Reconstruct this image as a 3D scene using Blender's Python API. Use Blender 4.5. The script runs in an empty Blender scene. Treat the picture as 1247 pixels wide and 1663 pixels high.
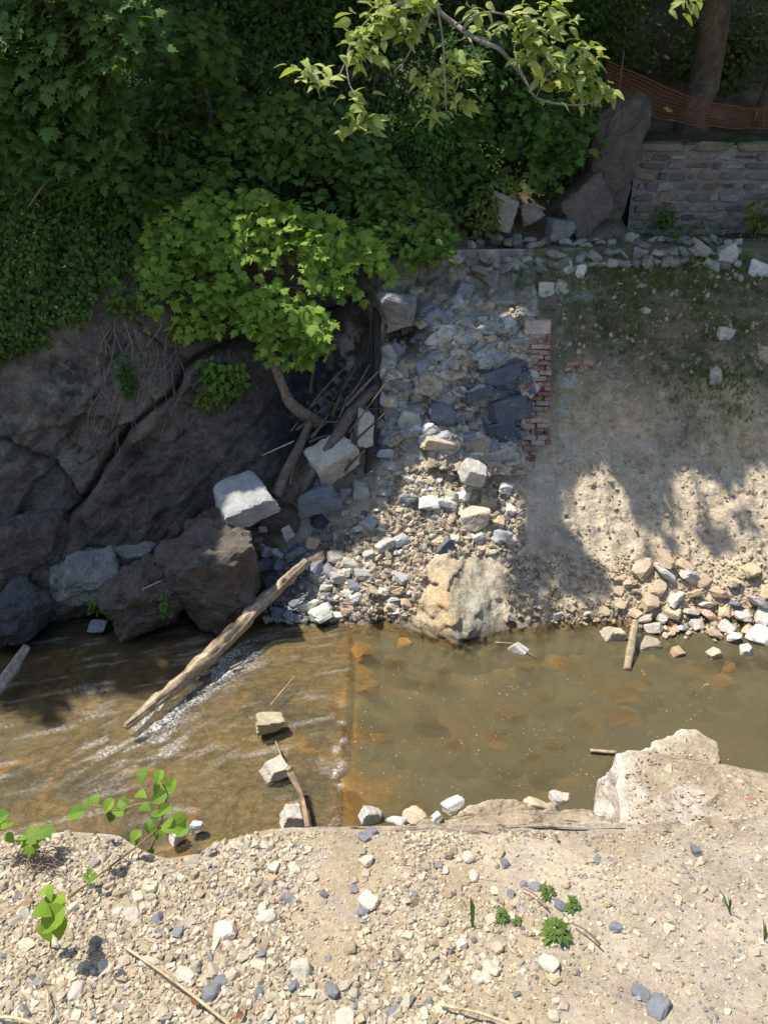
import bpy, bmesh, math
import numpy as np
from mathutils import Vector, Matrix, Euler

# ------------------------------------------------------------------ camera, sky, sun, exposure
R = math.radians
scene = bpy.context.scene
COL = scene.collection
CAM_Z, PITCH, FPX, CX, CY = 3.2, R(25.0), 1256.0, 623.5, 831.5
cam_d = bpy.data.cameras.new('camera'); cam = bpy.data.objects.new('camera', cam_d); COL.objects.link(cam)
cam.location = (0, 0, CAM_Z); cam.rotation_euler = (R(90) - PITCH, 0, 0)
cam_d.sensor_fit = 'VERTICAL'; cam_d.sensor_height = 36.0; cam_d.lens = 36.0 * FPX / 1663.0
cam_d.clip_start = 0.05; cam_d.clip_end = 500
scene.camera = cam

SUN_EL, SUN_AZ = R(66), R(84)                      # sun ahead of the camera, to the left
S = np.array([-math.sin(SUN_AZ) * math.cos(SUN_EL), math.cos(SUN_AZ) * math.cos(SUN_EL), math.sin(SUN_EL)])
world = bpy.data.worlds.new('World'); scene.world = world; world.use_nodes = True
wn = world.node_tree.nodes; wl = world.node_tree.links
sky = wn.new('ShaderNodeTexSky'); sky.sky_type = 'NISHITA'; sky.sun_disc = False
sky.sun_elevation = SUN_EL; sky.sun_rotation = -SUN_AZ
wl.new(sky.outputs[0], wn['Background'].inputs[0]); wn['Background'].inputs[1].default_value = 0.15
sun_d = bpy.data.lights.new('sun', 'SUN'); sun_d.energy = 5.0; sun_d.angle = R(0.53); sun_d.color = (1.0, 0.94, 0.84)
sun = bpy.data.objects.new('sun', sun_d); COL.objects.link(sun); sun.location = (-10, 20, 30)
sun.rotation_euler = Vector(-S).to_track_quat('-Z', 'Y').to_euler()
scene.view_settings.view_transform = 'Standard'; scene.view_settings.look = 'None'
scene.view_settings.exposure = 0.42; scene.view_settings.gamma = 1.0; scene.view_settings.use_curve_mapping = False
cy = scene.cycles
cy.max_bounces = 6; cy.diffuse_bounces = 3; cy.glossy_bounces = 2; cy.transmission_bounces = 3
cy.transparent_max_bounces = 8; cy.sample_clamp_indirect = 4.0; cy.caustics_reflective = False; cy.caustics_refractive = False
try:
    cy.use_denoising = True; cy.denoiser = 'OPENIMAGEDENOISE'
except Exception: pass

np.seterr(over='ignore')
rng = np.random.default_rng(7)
GZ, WZ, TZ = 0.0, -2.9, 1.75                       # gravel bank, water, far terrace

# ------------------------------------------------------------------ noise
def _h(ix, iy, iz, s):
    n = (ix.astype(np.uint32) * np.uint32(374761393) + iy.astype(np.uint32) * np.uint32(668265263)
         + iz.astype(np.uint32) * np.uint32(2147483647 - 61) + np.uint32((s * 974711 + 13) & 0xffffffff))
    n = (n ^ (n >> np.uint32(13))) * np.uint32(1274126177)
    n = (n ^ (n >> np.uint32(16))) * np.uint32(2246822519)
    n = n ^ (n >> np.uint32(15))
    return n.astype(np.float64) / 4294967295.0
def vnoise(P, s=0):
    P = np.asarray(P, float); i = np.floor(P).astype(np.int64); f = P - i; f = f * f * f * (f * (f * 6 - 15) + 10)
    o = 0
    for dx in (0, 1):
        wx = f[..., 0] if dx else 1 - f[..., 0]
        for dy in (0, 1):
            wy = f[..., 1] if dy else 1 - f[..., 1]
            for dz in (0, 1):
                wz = f[..., 2] if dz else 1 - f[..., 2]
                o = o + wx * wy * wz * _h(i[..., 0] + dx, i[..., 1] + dy, i[..., 2] + dz, s)
    return o * 2 - 1
def fbm(P, o=4, s=0, g=0.5):
    P = np.asarray(P, float); a, t, r = 1.0, 0, 0
    for k in range(o):
        r = r + a * vnoise(P * 2 ** k + 17.3 * k, s + k); t += a; a *= g
    return r / t
def ridged(P, o=4, s=0):
    a, t, r = 1.0, 0, 0
    for k in range(o):
        r = r + a * (1 - np.abs(vnoise(P * 2 ** k + 9.1 * k, s + k)) * 2); t += a; a *= 0.5
    return r / t
def worley(P, s=0):
    P = np.asarray(P, float); i = np.floor(P).astype(np.int64)
    f1 = np.full(P.shape[:-1], 9.0); f2 = f1.copy(); cid = np.zeros(P.shape[:-1])
    for dx in (-1, 0, 1):
        for dy in (-1, 0, 1):
            for dz in (-1, 0, 1):
                c = i + np.array([dx, dy, dz]); a = [_h(c[..., 0], c[..., 1], c[..., 2], s + k) for k in (1, 2, 3)]
                d = np.sqrt((c[..., 0] + a[0] - P[..., 0]) ** 2 + (c[..., 1] + a[1] - P[..., 1]) ** 2 + (c[..., 2] + a[2] - P[..., 2]) ** 2)
                n = d < f1; f2 = np.where(n, f1, np.minimum(f2, d)); cid = np.where(n, a[0] * 0.5 + a[1] * 0.5, cid); f1 = np.where(n, d, f1)
    return f1, f2, cid
def sst(a, b, x):
    t = np.clip((x - a) / (b - a), 0, 1); return t * t * (3 - 2 * t)
def st3(x, y, z): return np.stack(np.broadcast_arrays(x, y, z), -1)
def mixc(a, b, t): return a * (1 - t[..., None]) + np.asarray(b) * t[..., None]

# ------------------------------------------------------------------ mesh helpers
def make_mesh(name, V, faces, col=None, smooth=False, attrs=None):
    me = bpy.data.meshes.new(name)
    V = np.asarray(V, np.float32).reshape(-1, 3)
    if not isinstance(faces, list): faces = [faces]
    faces = [np.asarray(f, np.int32) for f in faces if len(f)]
    me.vertices.add(len(V)); me.vertices.foreach_set('co', V.ravel())
    idx = np.concatenate([f.ravel() for f in faces]); cnt = np.concatenate([np.full(len(f), f.shape[1], np.int32) for f in faces])
    st = np.concatenate([[0], np.cumsum(cnt)[:-1]]).astype(np.int32)
    me.loops.add(len(idx)); me.polygons.add(len(cnt))
    me.polygons.foreach_set('loop_start', st)
    try: me.polygons.foreach_set('loop_total', cnt)
    except Exception: pass
    me.loops.foreach_set('vertex_index', idx)
    me.polygons.foreach_set('use_smooth', np.full(len(cnt), smooth, bool))
    if col is not None:
        a = me.color_attributes.new('Col', 'FLOAT_COLOR', 'POINT'); c = np.ones((len(V), 4), np.float32); c[:, :3] = np.asarray(col).reshape(-1, 3); a.data.foreach_set('color', c.ravel())
    for k, v in (attrs or {}).items():
        a = me.attributes.new(k, 'FLOAT', 'POINT'); a.data.foreach_set('value', np.asarray(v, np.float32).ravel())
    me.update(calc_edges=True); me.validate(); return me
def tag(o, label=None, cat=None, group=None, kind=None):
    if label: o['label'] = label
    if cat: o['category'] = cat
    if group: o['group'] = group
    if kind: o['kind'] = kind
    return o
def link(name, me, mat=None, parent=None, M=None, color=None):
    o = bpy.data.objects.new(name, me); COL.objects.link(o)
    if mat is not None and len(me.materials) == 0: me.materials.append(mat)
    M = M if M is not None else Matrix.Identity(4)
    if parent is not None:
        o.parent = parent; M = Matrix.Translation(-Vector(parent['_w'])) @ M
    o.matrix_basis = M
    if color is not None: o.color = (color[0], color[1], color[2], 1)
    return o
def empty(name, loc, label=None, cat=None, group=None, kind=None):
    o = bpy.data.objects.new(name, None); COL.objects.link(o); o.location = [float(v) for v in loc]; o.empty_display_size = 0.1
    o['_w'] = [float(v) for v in loc]
    return tag(o, label, cat, group, kind)
def grid_faces(n, m):
    a = np.arange(n * m).reshape(n, m)
    return np.stack([a[:-1, :-1], a[:-1, 1:], a[1:, 1:], a[1:, :-1]], -1).reshape(-1, 4)
def spline(pts, n):
    pts = np.asarray(pts, float); k = len(pts)
    if k == 2: return pts[0] + (pts[1] - pts[0]) * np.linspace(0, 1, n)[:, None]
    P = np.vstack([2 * pts[0] - pts[1], pts, 2 * pts[-1] - pts[-2]]); out = []
    for u in np.linspace(0, k - 1 - 1e-6, n):
        i = int(u); t = u - i; a, b, c, d = P[i], P[i + 1], P[i + 2], P[i + 3]
        out.append(0.5 * (2 * b + (c - a) * t + (2 * a - 5 * b + 4 * c - d) * t * t + (3 * b - a - 3 * c + d) * t ** 3))
    return np.array(out)
def tube(pts, rad, sides=7, rough=0.0, seed=0):
    pts = np.asarray(pts, float); n = len(pts); rad = np.interp(np.linspace(0, 1, n), np.linspace(0, 1, len(np.atleast_1d(rad))), np.atleast_1d(rad))
    T = np.gradient(pts, axis=0); T /= np.linalg.norm(T, axis=1)[:, None] + 1e-9
    up = np.array([0.31, 0.2, 0.93]); B = np.cross(T, up); B /= np.linalg.norm(B, axis=1)[:, None] + 1e-9; N = np.cross(B, T)
    a = np.linspace(0, 2 * np.pi, sides, endpoint=False)
    rr = rad[:, None] * (1 + rough * (0.6 * vnoise(st3(np.arange(n)[:, None] * 0.35, np.cos(a)[None] * 1.5, np.sin(a)[None] * 1.5), seed) + 0.6 * vnoise(st3(np.arange(n)[:, None] * 0.05 + 3, np.cos(a)[None] * 4, np.sin(a)[None] * 4), seed + 5)))
    V = pts[:, None] + rr[..., None] * (np.cos(a)[None, :, None] * B[:, None] + np.sin(a)[None, :, None] * N[:, None])
    g = np.arange(n * sides).reshape(n, sides); g2 = np.roll(g, -1, 1)
    F = np.stack([g[:-1], g2[:-1], g2[1:], g[1:]], -1).reshape(-1, 4)
    V = np.vstack([V.reshape(-1, 3), pts[0], pts[-1]]); e = n * sides
    C = np.vstack([np.stack([g2[0], g[0], np.full(sides, e)], -1), np.stack([g[-1], g2[-1], np.full(sides, e + 1)], -1)])
    return V, F[:, ::-1], C[:, ::-1]
class Coll:
    def __init__(s): s.V = []; s.F = {}; s.C = []; s.n = 0
    def add(s, V, *Fs, col=None):
        V = np.asarray(V, float).reshape(-1, 3)
        for F in Fs:
            F = np.asarray(F); s.F.setdefault(F.shape[1], []).append(F + s.n)
        s.V.append(V); s.n += len(V)
        s.C.append(np.broadcast_to(np.asarray(col if col is not None else (1, 1, 1), float), (len(V), 3)))
    def mesh(s, name, smooth=False):
        return make_mesh(name, np.vstack(s.V), [np.vstack(f) for f in s.F.values()], np.vstack(s.C), smooth)

# ------------------------------------------------------------------ materials
def newmat(name):
    m = bpy.data.materials.new(name); m.use_nodes = True; nt = m.node_tree
    return m, nt, nt.nodes, nt.links, nt.nodes['Principled BSDF'], nt.nodes['Material Output']
def noise_node(nd, ln, vec, scale, detail=6, rough=0.6):
    n = nd.new('ShaderNodeTexNoise'); n.inputs['Scale'].default_value = scale; n.inputs['Detail'].default_value = detail; n.inputs['Roughness'].default_value = rough
    ln.new(vec, n.inputs['Vector']); return n
def surf_mat(name, src='Col', rough=0.9, spec=0.25, mott=0.35, scales=(3, 14, 60), bump=0.5, bdist=0.02, tint=None, vein=0.0, stretch=None):
    """colour from the mesh's own albedo attribute or the object colour, broken up by noise at three scales, with bump"""
    m, nt, nd, ln, b, out = newmat(name)
    tc = nd.new('ShaderNodeTexCoord'); geo = nd.new('ShaderNodeNewGeometry')
    vec = geo.outputs['Position']
    if stretch:
        mp = nd.new('ShaderNodeMapping'); mp.inputs['Scale'].default_value = stretch; ln.new(tc.outputs['Object'], mp.inputs['Vector']); vec = mp.outputs[0]
    if src == 'Col':
        a = nd.new('ShaderNodeAttribute'); a.attribute_name = 'Col'; base = a.outputs['Color']
    else:
        a = nd.new('ShaderNodeObjectInfo'); base = a.outputs['Color']
    cur = base; hsum = None
    for k, sc in enumerate(scales):
        n = noise_node(nd, ln, vec, sc, 5, 0.62)
        mr = nd.new('ShaderNodeMapRange'); mr.inputs[1].default_value = 0.28; mr.inputs[2].default_value = 0.72
        mr.inputs[3].default_value = 1 - mott; mr.inputs[4].default_value = 1 + mott; ln.new(n.outputs['Fac'], mr.inputs[0])
        mx = nd.new('ShaderNodeMix'); mx.data_type = 'RGBA'; mx.blend_type = 'MULTIPLY'; mx.inputs[0].default_value = 1
        ln.new(cur, mx.inputs[6]); ln.new(mr.outputs[0], mx.inputs[7]); cur = mx.outputs[2]
        ad = nd.new('ShaderNodeMath'); ad.operation = 'MULTIPLY'; ad.inputs[1].default_value = (1.0, 0.5, 0.25)[k]; ln.new(n.outputs['Fac'], ad.inputs[0])
        if hsum is None: hsum = ad.outputs[0]
        else:
            s2 = nd.new('ShaderNodeMath'); s2.operation = 'ADD'; ln.new(hsum, s2.inputs[0]); ln.new(ad.outputs[0], s2.inputs[1]); hsum = s2.outputs[0]
    if tint:
        n = noise_node(nd, ln, vec, tint[1], 4, 0.6); cr = nd.new('ShaderNodeMapRange'); cr.inputs[1].default_value = tint[2]; cr.inputs[2].default_value = tint[2] + 0.15; ln.new(n.outputs['Fac'], cr.inputs[0])
        f = nd.new('ShaderNodeMath'); f.operation = 'MULTIPLY'; f.inputs[1].default_value = tint[3]; ln.new(cr.outputs[0], f.inputs[0])
        mx = nd.new('ShaderNodeMix'); mx.data_type = 'RGBA'; ln.new(f.outputs[0], mx.inputs[0]); ln.new(cur, mx.inputs[6]); mx.inputs[7].default_value = (*tint[0], 1); cur = mx.outputs[2]
    ln.new(cur, b.inputs['Base Color'])
    bp = nd.new('ShaderNodeBump'); bp.inputs['Strength'].default_value = bump; bp.inputs['Distance'].default_value = bdist; ln.new(hsum, bp.inputs['Height']); ln.new(bp.outputs[0], b.inputs['Normal'])
    b.inputs['Roughness'].default_value = rough; b.inputs['Specular IOR Level'].default_value = spec
    return m
def leaf_mat(name, src='Col', trans=0.30, rough=0.6, spec=0.18):
    m, nt, nd, ln, b, out = newmat(name)
    if src == 'Col':
        a = nd.new('ShaderNodeAttribute'); a.attribute_name = 'Col'
    else: a = nd.new('ShaderNodeObjectInfo')
    c = a.outputs['Color']
    ln.new(c, b.inputs['Base Color']); b.inputs['Roughness'].default_value = rough; b.inputs['Specular IOR Level'].default_value = spec
    t = nd.new('ShaderNodeBsdfTranslucent'); g = nd.new('ShaderNodeMix'); g.data_type = 'RGBA'; g.blend_type = 'MULTIPLY'; g.inputs[0].default_value = 1
    ln.new(c, g.inputs[6]); g.inputs[7].default_value = (1.5, 1.75, 0.55, 1); ln.new(g.outputs[2], t.inputs[0])
    mx = nd.new('ShaderNodeMixShader'); mx.inputs[0].default_value = trans; ln.new(b.outputs[0], mx.inputs[1]); ln.new(t.outputs[0], mx.inputs[2]); ln.new(mx.outputs[0], out.inputs[0])
    return m
M_ROCKFACE = surf_mat('cliff_rock', rough=0.8, spec=0.25, mott=0.34, scales=(4, 18, 70), bump=1.0, bdist=0.06, tint=((0.26, 0.24, 0.19), 22.0, 0.6, 0.5))
M_RUIN = surf_mat('rubble_masonry', rough=0.9, mott=0.28, scales=(4, 18, 70), bump=0.7, bdist=0.02)
M_EARTH = surf_mat('loose_earth', rough=0.95, spec=0.1, mott=0.26, scales=(4, 22, 75), bump=1.0, bdist=0.05)
M_GRAVEL = surf_mat('gravel_dirt', rough=0.95, spec=0.1, mott=0.22, scales=(4, 40, 160), bump=0.8, bdist=0.006)
M_STONE = surf_mat('stone', 'obj', rough=0.85, mott=0.22, scales=(5, 22, 80), bump=0.6, bdist=0.012, tint=((0.33, 0.24, 0.14), 4.0, 0.55, 0.4))
M_BOULDER = surf_mat('boulder_rock', 'obj', rough=0.8, mott=0.3, scales=(5, 26, 95), bump=1.0, bdist=0.04)
M_STONE_SMALL = surf_mat('small_stone', 'obj', rough=0.88, mott=0.14, scales=(12, 60, 220), bump=0.5, bdist=0.004)
M_PEBBLE = surf_mat('pebbles', rough=0.9, mott=0.12, scales=(12, 60, 200), bump=0.4, bdist=0.004)
M_BRICK = surf_mat('brick', 'obj', rough=0.92, mott=0.25, scales=(8, 40, 120), bump=0.6, bdist=0.006, tint=((0.42, 0.36, 0.3), 9.0, 0.46, 0.8))
M_CONC = surf_mat('old_concrete', rough=0.92, mott=0.26, scales=(6, 34, 110), bump=1.0, bdist=0.03)
M_BARK = surf_mat('bark', rough=0.95, spec=0.15, mott=0.35, scales=(4, 18, 60), bump=1.0, bdist=0.03)
M_WOOD = surf_mat('weathered_wood', rough=0.85, spec=0.2, mott=0.3, scales=(5, 20, 70), bump=0.7, bdist=0.01)
M_LEAF = leaf_mat('leaves'); M_LEAFO = leaf_mat('single_leaf', 'obj')
M_GRASS = leaf_mat('grass_blades', trans=0.3)
M_DRY = leaf_mat('dry_leaf', 'obj', trans=0.15, rough=0.8)

def plain_mat(name, c, rough=0.6, spec=0.3):
    m, nt, nd, ln, b, out = newmat(name)
    geo = nd.new('ShaderNodeNewGeometry'); n = noise_node(nd, ln, geo.outputs['Position'], 9, 4)
    mr = nd.new('ShaderNodeMapRange'); mr.inputs[3].default_value = 0.7; mr.inputs[4].default_value = 1.3; ln.new(n.outputs[0], mr.inputs[0])
    mx = nd.new('ShaderNodeMix'); mx.data_type = 'RGBA'; mx.blend_type = 'MULTIPLY'; mx.inputs[0].default_value = 1; mx.inputs[6].default_value = (*c, 1); ln.new(mr.outputs[0], mx.inputs[7]); ln.new(mx.outputs[2], b.inputs['Base Color'])
    b.inputs['Roughness'].default_value = rough; b.inputs['Specular IOR Level'].default_value = spec; return m
M_ORANGE = plain_mat('orange_plastic', (0.30, 0.10, 0.04)); M_FLOWER = plain_mat('white_petal', (0.8, 0.8, 0.74))

# ------------------------------------------------------------------ far bank: y = F(x, z)
PROF = [  # x, [(z, y)...]
 (-20, [(-3.6, 9.2), (-2.6, 9.6), (-2, 10.2), (-1.2, 10.5), (0, 10.9), (1.2, 11.3), (1.9, 11.9)]),
 (-4.9, [(-3.6, 9.3), (-2.6, 9.7), (-2, 10.2), (-1.2, 10.5), (0, 10.85), (1.2, 11.3), (1.9, 11.9)]),
 (-3.2, [(-3.6, 9.9), (-2.7, 10.3), (-2.3, 10.5), (-1.4, 10.7), (-0.4, 10.9), (0.6, 11.2), (1.2, 11.4), (1.9, 11.9)]),
 (-1.8, [(-3.6, 9.6), (-2.8, 10.2), (-2.3, 10.5), (-1.4, 10.9), (0, 11.5), (1.2, 12.0), (1.9, 12.4)]),
 (-0.95, [(-3.6, 9.0), (-2.9, 9.55), (-2.2, 10.4), (-1.6, 11.1), (-1.0, 11.8), (0, 12.5), (1.2, 13.0), (1.9, 13.3)]),
 (-0.22, [(-3.6, 8.7), (-2.9, 9.25), (-2.2, 10.0), (-1.5, 10.9), (-0.9, 11.7), (0, 12.6), (1.2, 12.9), (1.9, 13.2)]),
 (-0.06, [(-3.6, 8.7), (-2.9, 9.3), (-2.2, 9.95), (-1.5, 10.7), (-1.0, 11.25), (-0.6, 11.4), (0.7, 11.6), (0.95, 12.0), (1.2, 12.5), (1.9, 13.0)]),
 (1.0, [(-3.6, 8.6), (-2.9, 9.05), (-2.5, 9.4), (-1.8, 10.35), (-1.1, 11.15), (-0.8, 11.5), (0.6, 11.8), (0.9, 12.3), (1.3, 12.9), (1.9, 13.4)]),
 (1.9, [(-3.6, 8.8), (-2.9, 9.25), (-2.3, 9.9), (-1.2, 11.1), (-0.9, 11.45), (-0.5, 11.6), (0.7, 11.8), (1.0, 12.4), (1.9, 13.5)]),
 (2.45, [(-3.6, 8.9), (-2.9, 9.35), (-2.2, 10.1), (-1.2, 11.1), (-0.7, 11.5), (0.7, 11.95), (1.0, 12.4), (1.9, 13.5)]),
 (2.9, [(-3.6, 8.9), (-2.9, 9.4), (-2.2, 10.15), (-1.2, 11.05), (0, 11.9), (0.9, 12.5), (1.5, 13.1), (1.9, 13.6)]),
 (20, [(-3.6, 9.0), (-2.9, 9.4), (-2.2, 10.1), (-1.2, 11.0), (0, 11.9), (0.9, 12.5), (1.5, 13.1), (1.9, 13.6)])]
def ray(px, py):
    u = (np.asarray(px, float) - CX) / FPX; v = (CY - np.asarray(py, float)) / FPX
    c, s = math.cos(PITCH), math.sin(PITCH)
    return np.stack(np.broadcast_arrays(u, c + s * v, -s + c * v), -1)     # forward component 1: t is the depth
def at_y(px, py, y):
    d = ray(px, py); t = y / d[..., 1]; return np.array([0, 0, CAM_Z]) + d * np.asarray(t)[..., None]
def at_z(px, py, z):
    d = ray(px, py); t = (z - CAM_Z) / d[..., 2]; return np.array([0, 0, CAM_Z]) + d * np.asarray(t)[..., None]
def to_px(P):
    P = np.asarray(P, float); q = P - np.array([0, 0, CAM_Z]); c, s = math.cos(PITCH), math.sin(PITCH)
    d = q[..., 1] * c - q[..., 2] * s; u = q[..., 0] / d; v = (q[..., 1] * s + q[..., 2] * c) / d
    return CX + u * FPX, CY - v * FPX, d
zs = np.arange(-3.6, TZ + 0.001, 0.025); nzb = len(zs); zs[-1] = TZ
xs = np.concatenate([np.linspace(-20, -7, 40)[:-1], np.arange(-7, 8, 0.025), np.linspace(8, 20, 40)]); nxb = len(xs)
PA = np.array([[np.interp(z, [q[0] for q in p[1]], [q[1] for q in p[1]]) for z in zs] for p in PROF]); PX = np.array([p[0] for p in PROF])
F0 = np.array([np.interp(xs, PX, PA[:, j]) for j in range(nzb)]).T            # (nx, nz)
k = np.hanning(9); k /= k.sum()
F0 = np.apply_along_axis(lambda r: np.convolve(np.pad(r, 4, mode='edge'), k, 'valid'), 1, F0)
XG, ZG = np.meshgrid(xs, zs, indexing='ij')
PXG, PYG, _ = to_px(st3(XG, F0, ZG))                  # where each cell lands: used only to look up which kind of ground it is
def poly_in(px, py, poly):
    px = np.asarray(px, float); py = np.asarray(py, float); r = np.zeros(np.broadcast(px, py).shape, bool); n = len(poly)
    for i in range(n):
        x1, y1 = poly[i]; x2, y2 = poly[(i + 1) % n]
        c = ((y1 > py) != (y2 > py)) & (px < (x2 - x1) * (py - y1) / (y2 - y1 + 1e-9) + x1); r ^= c
    return r
def line_d(px, py, pl):
    d = np.full(np.shape(px), 1e9); sd = np.zeros(np.shape(px))
    for (x1, y1), (x2, y2) in zip(pl[:-1], pl[1:]):
        vx, vy = x2 - x1, y2 - y1; L = vx * vx + vy * vy
        t = np.clip(((px - x1) * vx + (py - y1) * vy) / L, 0, 1); e = np.hypot(px - x1 - t * vx, py - y1 - t * vy)
        s_ = np.sign((px - x1) * vy - (py - y1) * vx); n = e < d; sd = np.where(n, s_, sd); d = np.where(n, e, d)
    return d, sd
wx = PXG + 9 * fbm(st3(XG * 2, ZG * 2, 0), 3, 3); wy = PYG + 9 * fbm(st3(XG * 2, ZG * 2, 5), 3, 4)
ravine = sst(2.2, 2.5, XG * 0 + 0) * 0
cliffw = 1 - sst(-0.45, -0.1, XG + 0.12 * fbm(st3(XG * 0, ZG * 2, 1), 3, 8))       # rock on the left
talusw = sst(-0.75, -1.25, ZG + 0.25 * fbm(st3(XG, ZG, 2), 3, 11)) * sst(-1.6, -0.7, XG - 0.25 * (ZG + 1))
ruinw = (1 - cliffw) * (1 - sst(2.36, 2.5, XG)) * (1 - sst(-0.75, -1.25, ZG + 0.1 * fbm(st3(XG * 2, ZG * 2, 3), 3, 12)))
P3 = st3(XG, F0, ZG)
DI = st3(XG * 0.75 + ZG * 0.75, F0 * 0.6, (ZG * 0.75 - XG * 0.75) * 2.4)              # strata run up to the right
D = F0.copy()
n_w = np.stack([fbm(P3 * 2, 3, 45), fbm(P3 * 2, 3, 46), fbm(P3 * 2, 3, 47)], -1)
rk = 0.22 * (fbm(P3 * 0.8, 4, 21)) + 0.13 * ridged(DI * 0.7, 5, 25) + 0.05 * fbm(P3 * 5, 4, 31) + 0.014 * fbm(P3 * 18, 2, 33) + 0.045 * ridged(DI * np.array([0.8, 0.8, 2.6]), 4, 34)
crk_ = np.exp(-(vnoise(DI * np.array([1.1, 1.1, 1.7]) + 0.4 * n_w, 38) / 0.035) ** 2) + 0.7 * np.exp(-(vnoise(P3 * 1.9 + 0.4 * n_w, 39) / 0.03) ** 2); rk = rk + 0.06 * crk_ * sst(-0.3, 0.3, fbm(P3 * 0.9, 2, 43)) + 0.02 * fbm(P3 * 10, 3, 44)
PW = DI * 0.38 + 0.25 * np.stack([fbm(P3 * 1.5, 3, 35), fbm(P3 * 1.5, 3, 36), fbm(P3 * 1.5, 3, 37)], -1)
f1, f2, cid = worley(PW, 40); rk += -0.30 * (cid - 0.5)
cl = cliffw * (1 - talusw)
D += rk * cl
CR1 = [(620, 470), (560, 500), (470, 545), (390, 560), (335, 578), (300, 600), (283, 636), (250, 668), (216, 700), (180, 745), (150, 790), (100, 850)]
CR2 = [(0, 715), (60, 750), (95, 790), (130, 830), (150, 885), (200, 900)]
CR3 = [(215, 520), (262, 565), (300, 585)]
for crk, w, dep, st_ in ((CR1, 6, 0.30, -0.32), (CR2, 5, 0.14, 0.05), (CR3, 4, 0.12, 0.0)):
    d, sd = line_d(wx, wy, crk)
    D += cl * dep * np.exp(-(d / w) ** 2)
    D += cl * st_ * (sd > 0) * np.exp(-(d / 170.0)) if st_ < 0 else cl * st_ * (sd > 0) * np.exp(-(d / 120.0))
# ruined masonry: blocky courses, hollows and ledges
BL = st3(XG * 2.6 + 0.5 * ZG, F0 * 1.5, ZG * 4.5 - 0.8 * XG); g1, g2, gid = worley(BL, 55)
ru = -0.36 * (gid - 0.5) + 0.07 * np.exp(-((g2 - g1) / 0.08) ** 2) + 0.16 * fbm(P3 * 2.2, 4, 61) + 0.025 * fbm(P3 * 12, 3, 63)
D += ru * ruinw
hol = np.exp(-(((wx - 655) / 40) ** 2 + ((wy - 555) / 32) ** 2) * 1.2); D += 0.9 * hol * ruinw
led = poly_in(wx, wy, [(686, 690), (850, 725), (850, 760), (760, 762), (690, 755)]); D -= 0.28 * led
# bedrock knob at the water, and the earth slope
kn = poly_in(wx, wy, [(690, 900), (760, 870), (815, 880), (815, 950), (800, 1010), (820, 1030), (720, 1055), (670, 1005)])
knob = np.clip(np.exp(-(((PXG - 745) / 65.0) ** 2 + ((PYG - 975) / 75.0) ** 2) * 1.3), 0, 1)
PWk = P3 * np.array([1.6, 1.6, 1.1]) + 0.2 * np.stack([fbm(P3 * 3, 3, 72), fbm(P3 * 3, 3, 73), fbm(P3 * 3, 3, 74)], -1)
D -= 0.27 * knob ** 0.7 + knob ** 0.5 * (0.06 * ridged(DI * 0.9, 4, 71) + 0.36 * (worley(PWk, 77)[2] - 0.5) + 0.09 * fbm(P3 * 6, 4, 78))
ew = (1 - cliffw) * (1 - ruinw)
h1, h2, hid = worley(P3 * 11, 81)
rill = fbm(st3(XG * 2.6 + 0.4 * ZG, F0 * 0.3, ZG * 0.5), 4, 83)
D += ew * (0.20 * rill + 0.09 * ridged(st3(XG * 3.2 + 0.5 * ZG, F0 * 0.5, ZG * 1.1), 4, 84) + 0.10 * fbm(P3 * 1.6, 4, 85) + 0.055 * fbm(P3 * 5, 4, 87) + 0.016 * fbm(P3 * 19, 2, 89) - 0.035 * np.clip(0.45 - h1, 0, 1) * (0.5 + hid))
D += talusw * (1 - ew) * (0.07 * fbm(P3 * 5, 4, 88))
edge_t = sst(TZ - 0.25, TZ, ZG)                                    # settle before the terrace
FG = D * (1 - edge_t) + (F0 + 0.15 * fbm(st3(XG * 1.3, 0 * ZG, 3), 3, 90)) * edge_t
def Fi(x, z):
    i = np.interp(x, xs, np.arange(nxb)); j = np.clip((np.asarray(z) - zs[0]) / 0.025, 0, nzb - 1.001)
    i0 = np.clip(i.astype(int) if hasattr(i, 'astype') else int(i), 0, nxb - 2); j0 = np.asarray(j).astype(int); fi = i - i0; fj = j - j0
    return FG[i0, j0] * (1 - fi) * (1 - fj) + FG[i0 + 1, j0] * fi * (1 - fj) + FG[i0, j0 + 1] * (1 - fi) * fj + FG[i0 + 1, j0 + 1] * fi * fj
FTOP = FG[:, -1]
WALL_Y = 15.05
def Ti(x, y):
    x = np.asarray(x, float); y = np.asarray(y, float); d = np.maximum(y - np.interp(x, xs, FTOP), 0)
    left = TZ + np.minimum(d, 8) * 0.82 + np.maximum(d - 8, 0) * 0.35
    mid = TZ + np.maximum(d - 0.7, 0) * 0.80
    beh = 3.36 + np.maximum(y - 15.3, 0) * 0.16 + np.maximum(y - 18.0, 0) * 0.62
    right = np.where(y < WALL_Y + 0.2, TZ + 0.03 * d, beh)
    wl_ = sst(0.6, 2.0, x); wr = sst(4.0, 4.55, x)
    t = left * (1 - wl_) + mid * wl_; t = np.where(y > 16, t * (1 - wr * 1.0) + beh * wr, t * (1 - wr) + right * wr)
    return t + 0.16 * sst(0, 1.0, d) * fbm(st3(x * 0.9, y * 0.9, 0), 4, 95)
EDX = np.array([(x, y) for x, y in zip(*(lambda p: (p[:, 0], p[:, 1]))(at_z(np.array([-60, 0, 110, 190, 235, 270, 310, 350, 400, 440, 620, 1060, 1247, 1320]), np.array([1352, 1352, 1345, 1350, 1378, 1388, 1384, 1368, 1353, 1343, 1342, 1338, 1330, 1330]), GZ)))])
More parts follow.
